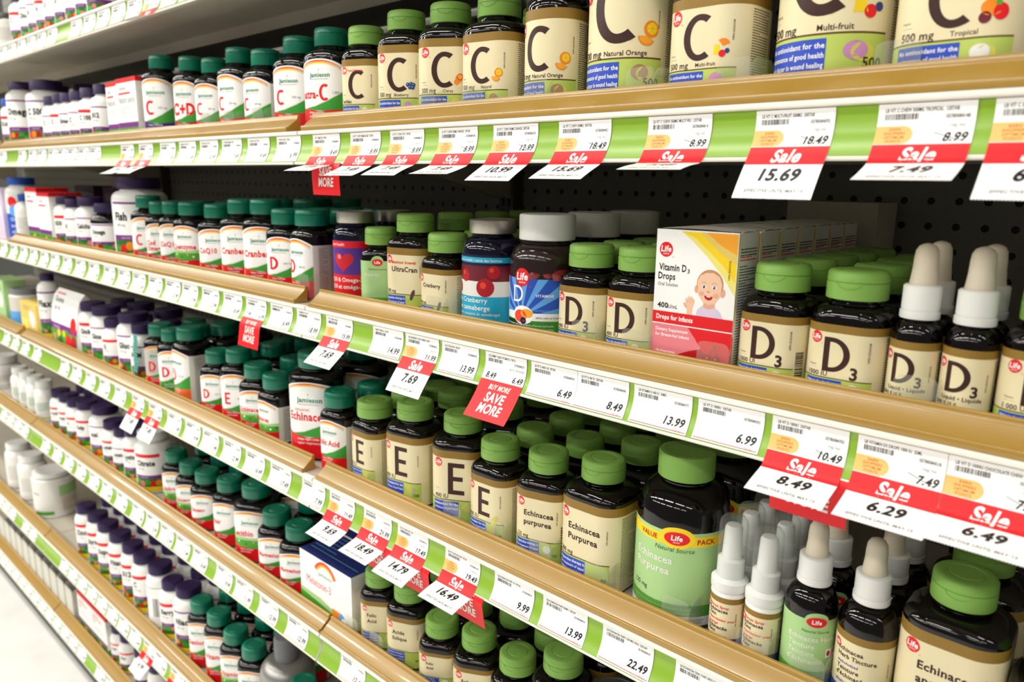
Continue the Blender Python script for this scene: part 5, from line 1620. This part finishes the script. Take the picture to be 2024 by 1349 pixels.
('s3','pouch',-0.9804,0.0220,156.4,50.0,128.0,0.0,('pouch', 'Graines|de lin'),'white pouch, purple band, vegetables picture',0,None),
('s3','web',-0.8730,0.0220,56.0,56.0,117.5,46.0,('web', 'Ginkgo', 1),'white bottle with dark purple cap, red line',1,56),
('s3','web',-0.8118,0.0220,64.0,64.0,116.2,52.0,('web', 'Ginseng', 0),'white bottle with dark purple cap, large',1,56),
('s3','web',-0.7536,0.0220,50.0,50.0,100.2,38.0,('web', 'Q', 1),'short white bottle with dark purple cap',1,55),
('s3','web',-0.6744,0.0220,62.0,62.0,120.6,52.0,('web', 'Glucos', 0),'white bottle with dark purple cap, wide shoulders',1,54),
('s3','web',-0.6182,0.0220,48.0,48.0,108.0,38.0,('web', 'MSM', 0),'short white bottle behind teal ribbon',1,54),
('s3','jam',-0.5525,0.0254,56.0,51.5,117.1,40.0,('jamr', 'D', '', 'red'),'black bottle, dark green cap, reading D, greyed',1,45),
('s3','jam',-0.4971,0.0249,48.0,44.2,116.5,35.0,('jam', 'D', '400 IU', 'green'),'black bottle, dark green cap, reading D',2,45),
('s3','jam',-0.4321,0.0220,60.0,55.2,128.4,43.0,('jam', 'D', '1000 IU', 'orange'),'black bottle, dark green cap, reading D, orange base',2,0),
('s3','jam',-0.3393,0.0248,54.0,49.7,105.0,38.0,('jam', 'D', '1000 IU', 'red'),'black bottle, dark green cap, reading D',3,33),
('s3','jam',-0.2717,0.0250,54.0,49.7,118.0,38.0,('jam', 'E', '400 IU', 'red'),'black bottle, dark green cap, reading E',3,37),
('s3','jam',-0.2139,0.0240,54.0,49.7,104.9,40.0,('jam', 'Echinacea', '', 'red2'),'black bottle, dark green cap, with green meadow picture',3,36),
('s3','jam',-0.1581,0.0215,52.0,47.8,100.1,38.0,('jam', 'Echinacea', '', 'red2'),'black bottle, dark green cap, with green meadow picture',3,4),
('s3','jam',-0.0708,0.0264,76.0,60.8,145.6,50.0,('jam', 'Echinacea', '1,200 mg', 'redbig'),'large black bottle, dark green cap, reading Echinacea',1,31),
('s3','jam',-0.0046,0.0231,50.0,46.0,106.8,40.0,('jam', 'Folic Acid', '1 mg', 'red'),'black bottle, dark green cap, reading Folic Acid',3,12),
('s3','life',0.0679,0.0220,54.0,49.7,109.0,44.0,('life', 'E', '', '400 IU', '', 'yellow'),'black bottle, pale green cap, reading E',3,0),
('s3','life',0.1368,0.0240,62.0,57.0,120.8,43.0,('life', 'E', '', '400 IU', '', 'yellow'),'black bottle, pale green cap, reading E, taller',3,11),
('s3','life',0.2139,0.0263,62.0,57.0,123.3,42.0,('life', 'E', '', '400 IU', '', 'yellow'),'black bottle, pale green cap, reading E',3,29),
('s3','life',0.2772,0.0224,56.0,51.5,110.9,41.0,('life', 'E', '', '400 IU', 'softgel', 'yellow'),'black bottle, pale green cap, reading E with softgel',3,2),
('s3','life',0.3404,0.0243,56.0,51.5,114.5,40.0,('lifet', 'Echinacea|purpurea', '', '125 mg', 'tablet', '', 'bar'),'black bottle, pale green cap, reading Echinacea purpurea',3,15),
('s3','life',0.4043,0.0221,66.0,60.7,122.8,41.0,('lifet', 'Echinacea|Purpurea', '', '200 mg', '', ''),'black bottle, pale green cap, reading Echinacea Purpurea',3,1),
('s3','value',0.4837,0.0220,80.0,80.0,148.4,48.0,('value',),'big black jar, green value pack label',2,None),
('s3','spray',0.5426,0.0220,28.0,28.0,115.0,20.0,('lifes',),'white throat spray bottle, clear overcap',3,None),
('s3','spray',0.5718,0.0220,28.0,28.0,115.0,20.0,('lifes',),'white throat spray bottle, clear overcap',3,None),
('s3','drop',0.6060,0.0220,38.0,38.0,130.0,23.0,('lifedg',),'black dropper bottle, cream bulb, green label',1,None),
('s3','drop',0.6461,0.0220,40.0,40.0,130.0,23.0,('lifedt',),'black dropper bottle, cream bulb, cream tincture label',2,None),
('s3','life',0.6993,0.0220,64.0,58.9,120.8,39.0,('lifet', 'Echinacea|angustifolia', '', '250 mg', '', '', 'bar'),'black bottle, pale green cap, reading Echinacea angustifolia',2,0),
('s3','life',0.7585,0.0220,52.0,47.8,100.0,42.0,('lifet', 'Vitamin', '', '', ''),'black bottle, pale green cap, at the frame edge',0,0),
('s4','web',-1.6732,0.0220,84.0,84.0,89.1,70.0,('plain2', 'C'),'wide white jar, plain label',0,60),
('s4','webw',-1.4419,0.0220,46.0,46.0,100.0,36.0,('plain2', 'Aloe'),'all white bottle with green speckled label',0,60),
('s4','webw',-1.3780,0.0220,46.0,46.0,100.0,36.0,('plain2', 'Aloe'),'all white bottle with green speckled label',0,59),
('s4','webw',-1.3137,0.0220,46.0,46.0,100.0,36.0,('plain2', 'Aloe'),'all white bottle with green speckled label',0,59),
('s4','webw',-1.2485,0.0220,46.0,46.0,100.0,36.0,('plain2', 'Aloe'),'all white bottle with green speckled label',0,59),
('s4','web',-1.1326,0.0220,50.0,50.0,101.0,40.0,('web', 'Acid', 1),'white bottle with dark purple cap',1,58),
('s4','web',-1.0771,0.0220,50.0,50.0,101.7,42.0,('web', 'Iron', 1),'white bottle with dark purple cap',1,58),
('s4','web',-1.0259,0.0220,50.0,50.0,100.9,40.0,('web', 'A', 1),'white bottle with dark purple cap',1,57),
('s4','web',-0.9636,0.0220,52.0,52.0,108.3,42.0,('web', 'Kelp', 1),'white bottle with dark purple cap',1,57),
('s4','web',-0.8790,0.0220,66.0,66.0,115.5,52.0,('web', 'açai', 0),'wide white bottle, purple cap, large black word',1,56),
('s4','web',-0.8125,0.0220,54.0,54.0,99.8,44.0,('web', 'Lutein', 1),'white bottle with dark purple cap, red line',1,56),
('s4','web',-0.7583,0.0220,52.0,52.0,97.5,42.0,('web', 'Lutein', 0),'white bottle with dark purple cap',1,55),
('s4','web',-0.7027,0.0220,52.0,52.0,111.4,40.0,('web', 'Lysine', 1),'white bottle with dark purple cap',1,55),
('s4','webw',-0.6405,0.0220,70.0,70.0,118.0,56.0,('web', 'Citrate', 1),'large white tub, red line and berries',0,54),
('s4','jam',-0.5227,0.0249,50.0,46.0,110.9,38.0,('jam', 'Ginkgo', '', 'red2'),'black bottle, dark green cap, with green picture',1,39),
('s4','jam',-0.4681,0.0250,52.0,47.8,103.2,38.0,('jam', 'Ginseng', '', 'red2'),'black bottle, dark green cap, with green picture',1,38),
('s4','jam',-0.4103,0.0252,56.0,51.5,102.6,40.0,('jam', 'Ginseng', '', 'red'),'black bottle, dark green cap, reading Ginseng',1,37),
('s4','jam',-0.3282,0.0247,54.0,49.7,113.0,40.0,('jam', 'Hair', '', 'red'),'black bottle, dark green cap, with red word',1,30),
('s4','jam',-0.2535,0.0261,72.0,61.2,124.0,46.0,('jam', 'Lecithin', '1,200 mg', 'red2'),'large black bottle, dark green cap, reading Lecithin',1,32),
('s4','jam',-0.1865,0.0251,56.0,51.5,102.7,42.0,('jam', 'Magnesium', '', 'red'),'black bottle, dark green cap, reading Magnesium',1,36),
('s4','jam',-0.1256,0.0251,58.0,53.4,99.4,41.0,('jam', 'Magnesium', '', 'red'),'black bottle, dark green cap, reading Magnesium',2,34),
('s4','mbox',-0.0188,0.0220,120.2,62.0,88.0,0.0,('mbox',),'white carton with blue top reading Melatonin',1,None),
('s4','life',0.0688,0.0257,48.0,44.2,104.0,38.0,('lifet', 'Folic|Acid', '', '', '', '', 'q'),'black bottle, pale green cap, reading Folic Acid',2,34),
('s4','life',0.1255,0.0253,54.0,49.7,106.0,40.0,('lifet', 'Acide|folique', '', '', '', ''),'black bottle, pale green cap, reading Acide folique',2,24),
('s4','life',0.1843,0.0257,52.0,47.8,85.5,40.0,('lifet', 'Folic|Acid', '', '', 'tablet', ''),'black bottle, pale green cap, reading Folic Acid',2,30),
('s4','life',0.2445,0.0259,56.0,51.5,95.0,40.0,('lifet', 'Folic Acid', '', '', '', ''),'black bottle, pale green cap, one-line Folic Acid',2,29),
('s4','life',0.3051,0.0246,54.0,49.7,96.1,40.0,('lifet', 'Garlic', '', '', '', ''),'black bottle, pale green cap, barely in view',2,18),
('s4','life',0.3658,0.0243,58.0,53.4,124.3,41.0,('lifet', 'Garlic', '', '', '', ''),'black bottle, pale green cap, barely in view',2,14),
('s4','darklid',0.4286,0.0220,62.0,62.0,105.0,56.0,('plain2', ''),'jar with dark grey lid and silver rim',1,None),
('s5','webw',-1.6034,0.0220,70.0,70.0,140.0,60.0,('plain2', 'L'),'tall all white tub, grey text label',0,60),
('s5','webw',-1.4865,0.0220,70.0,70.0,135.0,60.0,('plain2', 'L'),'tall all white tub, grey text label',0,60),
('s5','jarw',-1.3664,0.0220,100.0,100.0,120.0,92.0,('greenside', ''),'wide white tub with pale green side',0,59),
('s5','web',-1.0472,0.0220,52.0,52.0,128.3,43.0,('web', 'Zinc', 1),'white bottle with dark purple cap',1,57),
('s5','web',-0.9730,0.0220,52.0,52.0,132.1,43.0,('web', 'Stress', 1),'white bottle with dark purple cap, orange picture',1,57),
('s5','web',-0.9122,0.0220,52.0,52.0,129.4,43.0,('web', 'Super', 1),'white bottle with dark purple cap, black word',1,56),
('s5','web',-0.8469,0.0220,54.0,54.0,127.3,44.0,('web', 'Vitamin', 1),'white bottle with dark purple cap, red script',1,56),
('s5','web',-0.7766,0.0220,52.0,52.0,127.6,42.0,('web', 'B12', 1),'white bottle with dark purple cap, barcode at side',1,55),
('s5','web',-0.7208,0.0220,54.0,54.0,124.5,43.0,('web', 'C', 1),'white bottle with dark purple cap, red line',1,55),
('s5','web',-0.6469,0.0220,56.0,56.0,129.2,45.0,('web', 'bar', 3),'white bottle with dark purple cap, barcode facing',1,54),
('s5','web',-0.5907,0.0220,54.0,54.0,117.5,40.0,('web', 'Berry', 1),'white bottle with dark purple cap, red bar',1,53),
('s5','web',-0.5259,0.0220,60.0,60.0,128.7,46.0,('web', 'Niacin', 0),'white bottle with dark purple cap, black word',1,53),
('s5','jam',-0.4652,0.0249,50.0,46.0,127.5,40.0,('jam', 'Senior', '', 'red'),'black bottle, dark green cap, with red word',2,38),
('s5','jam',-0.4004,0.0249,52.0,47.8,130.7,41.0,('jam', 'Vitamins', '', 'red'),'black bottle, dark green cap, with red word',2,37),
('s5','jam',-0.3437,0.0250,54.0,49.7,120.6,41.0,('jam', 'Vitamins', '', 'red2'),'black bottle, dark green cap, with green picture',2,36),
('s5','jam',-0.2821,0.0249,54.0,49.7,120.4,40.0,('jam', 'Zinc', '', 'red'),'black bottle, dark green cap, with red word',2,35),
('s5','pump',-0.2042,0.0220,86.0,86.0,165.0,34.0,('',),'silver grey bottle with grey collar',0,None),
('s5','jam',-0.1317,0.0247,54.0,49.7,128.8,40.0,('jam', 'Zinc', '', 'red'),'black bottle, dark green cap, barely in view',0,31),
('s6','rbox',-1.0545,0.0220,89.8,40.0,99.0,0.0,('rbox', 'Slim'),'tall white carton with red top edge',0,None),
('s6','rbox',-0.9632,0.0220,90.4,40.0,99.0,0.0,('rbox', 'Slim'),'tall white carton, red top, nearer one',0,None),
('s6','web',-0.8928,0.0220,48.0,48.0,92.0,40.0,('web', 'Iron', 1),'white bottle with dark purple cap',0,57),
('s6','web',-0.8436,0.0220,48.0,48.0,92.0,40.0,('web', 'Zinc', 1),'white bottle with dark purple cap, short',0,56),
('s6','web',-0.7661,0.0220,48.0,48.0,92.0,40.0,('web', 'B6', 1),'white bottle with dark purple cap, red line',0,55),
('s6','web',-0.6907,0.0220,48.0,48.0,92.0,40.0,('web', 'B12', 1),'white bottle with dark purple cap, red bar',0,55),
('s6','web',-0.5867,0.0220,48.0,48.0,92.0,40.0,('web', 'B', 1),'white bottle with dark purple cap',0,54),
]
NAME = {'life': 'supplement_bottle', 'lifebig': 'supplement_bottle', 'lifehuge': 'supplement_jar', 'jam': 'supplement_bottle', 'web': 'supplement_bottle', 'webk': 'supplement_bottle',
        'webw': 'supplement_bottle', 'jarw': 'tub', 'silver': 'supplement_bottle', 'gummy': 'gummy_jar', 'value': 'supplement_jar', 'darklid': 'jar', 'drop': 'dropper_bottle', 'spray': 'spray_bottle',
        'pump': 'silver_bottle', 'd3box': 'carton', 'mbox': 'carton', 'rbox': 'carton', 'box': 'carton', 'pouch': 'pouch'}
CAPW = {'life': 'pale green capped', 'jam': 'dark green capped', 'web': 'purple capped', 'webk': 'purple capped', 'webw': 'white capped', 'silver': 'silver capped', 'gummy': 'white capped',
        'value': 'green capped', 'drop': 'cream bulb dropper', 'spray': 'clear topped spray', 'rbox': 'red topped', 'd3box': 'white', 'lifehuge': 'black', 'lifebig': 'black'}


def build(kind, w, d, H, capD, art):
    """first of its kind: an Empty with its parts, or a single carton mesh"""
    nm = NAME[kind]
    if kind in ('d3box', 'mbox', 'rbox', 'box', 'pouch'):
        if kind == 'd3box':
            me = d3box_mesh(w, d, H)
        elif kind == 'mbox':
            me = mbox_mesh(w, d, H)
        elif kind == 'rbox':
            me = rbox_mesh(w, d, H, art[1])
        elif kind == 'pouch':
            me = pouch_mesh(w, d, H, art[1])
        else:
            A = Art(); W, h = w*1000, H*1000; c = {'lavender': 'lavender', 'green': 'lgreen', 'yellow': 'sand', 'purple': 'plum'}[art[1]]
            A.rect(-W/2, 0, W/2, h, c, 0); A.rect(-W/2, .1*h, -.1*W, .5*h, 'rainye', 1); A.disc(.2*W, .55*h, .18*W, 'offwhite', 1); A.fine(-.3*W, .35*W, .9*h, .75*h, 'grey', 1, pitch=4, h=1.4)
            me = box_mesh(w, d, H, A, None, None, mat('pale_carton_' + c, INK[c], rough=.5), flap=False)
        return link(nm, me)
    r = bpy.data.objects.new(nm, None); C.objects.link(r); r.empty_display_size = .02
    for pn, me, z, subs in make(kind, w, d, H, capD, art):
        link(pn, me, r, (0, 0, z))
    return r


def copy_thing(o):
    r = o.copy(); C.objects.link(r)
    for ch in o.children:
        c = ch.copy(); C.objects.link(c); c.parent = r
    return r


ROUND = ('web', 'webk', 'webw', 'jarw', 'silver', 'gummy', 'value', 'darklid', 'drop', 'spray')
rows = {}
for it in ITEMS:
    rows.setdefault((it[0], it[2] > JOINT.get(it[0], 0)), []).append(it)
rnd = random.Random(11)
for (sh, right), L_ in rows.items():
    L_.sort(key=lambda t: t[2] if right else -t[2])
    for i, (s_, kind, X, yf, w, d, H, capD, art, desc, nb, turn) in enumerate(L_):
        w, d, H, capD = w/1000, d/1000, H/1000, capD/1000
        o = build(kind, w, d, H, capD, art)
        z = BEAD[sh]+.0045
        rot = 0 if 'box' in kind or kind == 'pouch' else radians(rnd.uniform(-4, 4))
        rot += radians({'lifehuge': 9, 'lifebig': 9, 'value': 21, 'gummy': 30, 'silver': 8}.get(kind, 0))
        if kind == 'drop':
            rot = radians({'lifed': 1, 'lifedg': 34, 'lifedt': 9}[art[0]])
        if turn is not None and kind not in ('lifehuge', 'lifebig'):
            rot = radians(turn)
        if kind in ROUND:      # round bottle: only the wrapped label is turned towards the aisle
            for ch in o.children:
                if ch.name.split('.')[0] in ('paper_label', 'gummies'):
                    ch.rotation_euler = (0, 0, round(rot/(pi/16))*pi/16)
            rot = 0
        o.location = (X, yf+d/2, z); o.rotation_euler = (0, 0, rot)
        side = 'right' if right else 'left'
        grp = '%s things on the %s' % (CAPW.get(kind, 'other'), SHELF[sh])
        cat = 'carton' if 'box' in kind else 'pouch' if kind == 'pouch' else 'jar' if kind in ('jarw', 'lifehuge', 'gummy', 'value', 'darklid') else 'bottle'
        tag(o, '%s, %s' % (desc, place_words(sh, X, i+1)), cat, grp)
        for k in range(nb):
            c = copy_thing(o)
            ct, st = abs(cos(rot)), abs(sin(rot)); rc = min((.32 if kind == 'life' else .38)*w, d/2-.001)
            deep = 2*((w/2-rc)*st+(d/2-rc)*ct+rc) if kind in ('life', 'jam') else d
            y = yf+d/2+(k+1)*(deep+.003)
            if y+d/2 > (.20 if sh == 's0' else .345):
                bpy.data.batch_remove(list(c.children)+[c]); break
            j = 0 if 'box' in kind else 1
            c.location = (X, y, z); c.rotation_euler = (0, 0, rot+j*radians(rnd.uniform(-3, 3)))
            tag(c, '%s %s, %s behind item %s' % (CAPW.get(kind, 'black'), cat, ordinal(k+1), place_words(sh, X, i+1)), cat, grp)

# grey carton pushed to the back of the second shelf
mb = MB(); gm = mat('grey_brown_carton', 'B5AF9F', rough=.6, noise=.08, nscale=12)
mb.box(-.045, .045, -.03, .03, 0, .030, gm); mb.box(-.043, .043, -.029, .029, .030, .0304, mat('carton_slot', '1C1A18', rough=.8)); mb.box(-.045, .045, -.03, .03, .0304, .135, gm)
o = link('carton', mb.mesh('carton'), None, (.50, .325, BEAD['s2']+.0045))
tag(o, 'plain grey brown carton at the back of the second gold-edged shelf', 'carton')

# teal ribbon hanging from the small bottle beside the first dark green cap
mb = MB(); rb = mat('teal_ribbon', '4FA79A', rough=.4)
for q in (-.004, .004):
    p = [(q-.0009*k+.002*sin(k*.9), 0, -.006*k) for k in range(13)]
    for (a, b_) in zip(p, p[1:]):
        mb.face([(a[0]-.006, a[1], a[2]), (a[0]+.006, a[1]-.001, a[2]), (b_[0]+.006, b_[1]-.001, b_[2]), (b_[0]-.006, b_[1], b_[2])], rb, True)
o = link('ribbon', mb.mesh('ribbon', angle=0, fix=False), None, (-.587, .0205, BEAD['s3']+.100))
so = o.modifiers.new('thickness', 'SOLIDIFY'); so.thickness = .0006
tag(o, 'teal ribbon hanging beside the first dark green capped bottle, third shelf', 'ribbon')


# clear plastic dividers with a front stop
def divider(X, sh, h=.034, dep=.30, stop=.026, label='', side=-1, m=CLEAR):
    mb = MB(); pr = []
    n = 6; r = .012
    prof = [(.0195, 0), (.0195, h-r)] + [(.0195+r-r*cos(pi/2*i/n), h-r+r*sin(pi/2*i/n)) for i in range(n+1)] + [(.05, h), (.07, h*.55), (dep, h*.5), (dep, 0)]
    mb.extrude_x(prof, X-.0006, X+.0006, m)
    x0, x1 = (X-stop, X) if side < 0 else (X, X+stop)
    pts = []
    zb, zt = .010, h
    for cx_, cz, a0 in ((x1-.005, zt-.005, 0), (x0+.005, zt-.005, 90), (x0+.005, zb+.005, 180), (x1-.005, zb+.005, 270)):
        for i in range(5):
            a = radians(a0+22.5*i); pts.append((cx_+.005*cos(a), cz+.005*sin(a)))
    mb.loft([[(x, .0192, z) for x, z in pts], [(x, .0202, z) for x, z in pts]], m)
    o = link('shelf_divider', mb.mesh('shelf_divider', angle=30), None, (0, 0, BEAD[sh]+.0045))
    return o


DIV = {'s1': (.2105, .2745, .353, .4575, .535, .641), 's2': (.166+.0545, .413, .4655, .5345, .6745), 's3': (.246, .309, .3695, .436, .5175, .585, .627), 's4': (.0545, .1065),
       's1b': (-.187, -.253, -.113), 's2b': (-.024,), 's4b': ()}
cnt = {}
for key, xs in DIV.items():
    sh = key[:2]
    for i, X in enumerate(sorted(xs, key=abs)):
        o = divider(X, sh)
        tag(o, 'clear plastic divider between bottles, ' + place_words(sh, X, i+1), 'divider', 'clear dividers on the ' + SHELF[sh])
FROST = mat('frosted_plastic', 'CFCDC2', rough=.45)
for i in range(11):
    X = -1.13-.058*i
    o = divider(X, 's6', h=.085, dep=.32, stop=.05, m=FROST)
    tag(o, 'tall frosted plastic divider, %s left of the red topped cartons, lowest shelf' % ordinal(i+1), 'divider', 'frosted dividers on the lowest shelf')
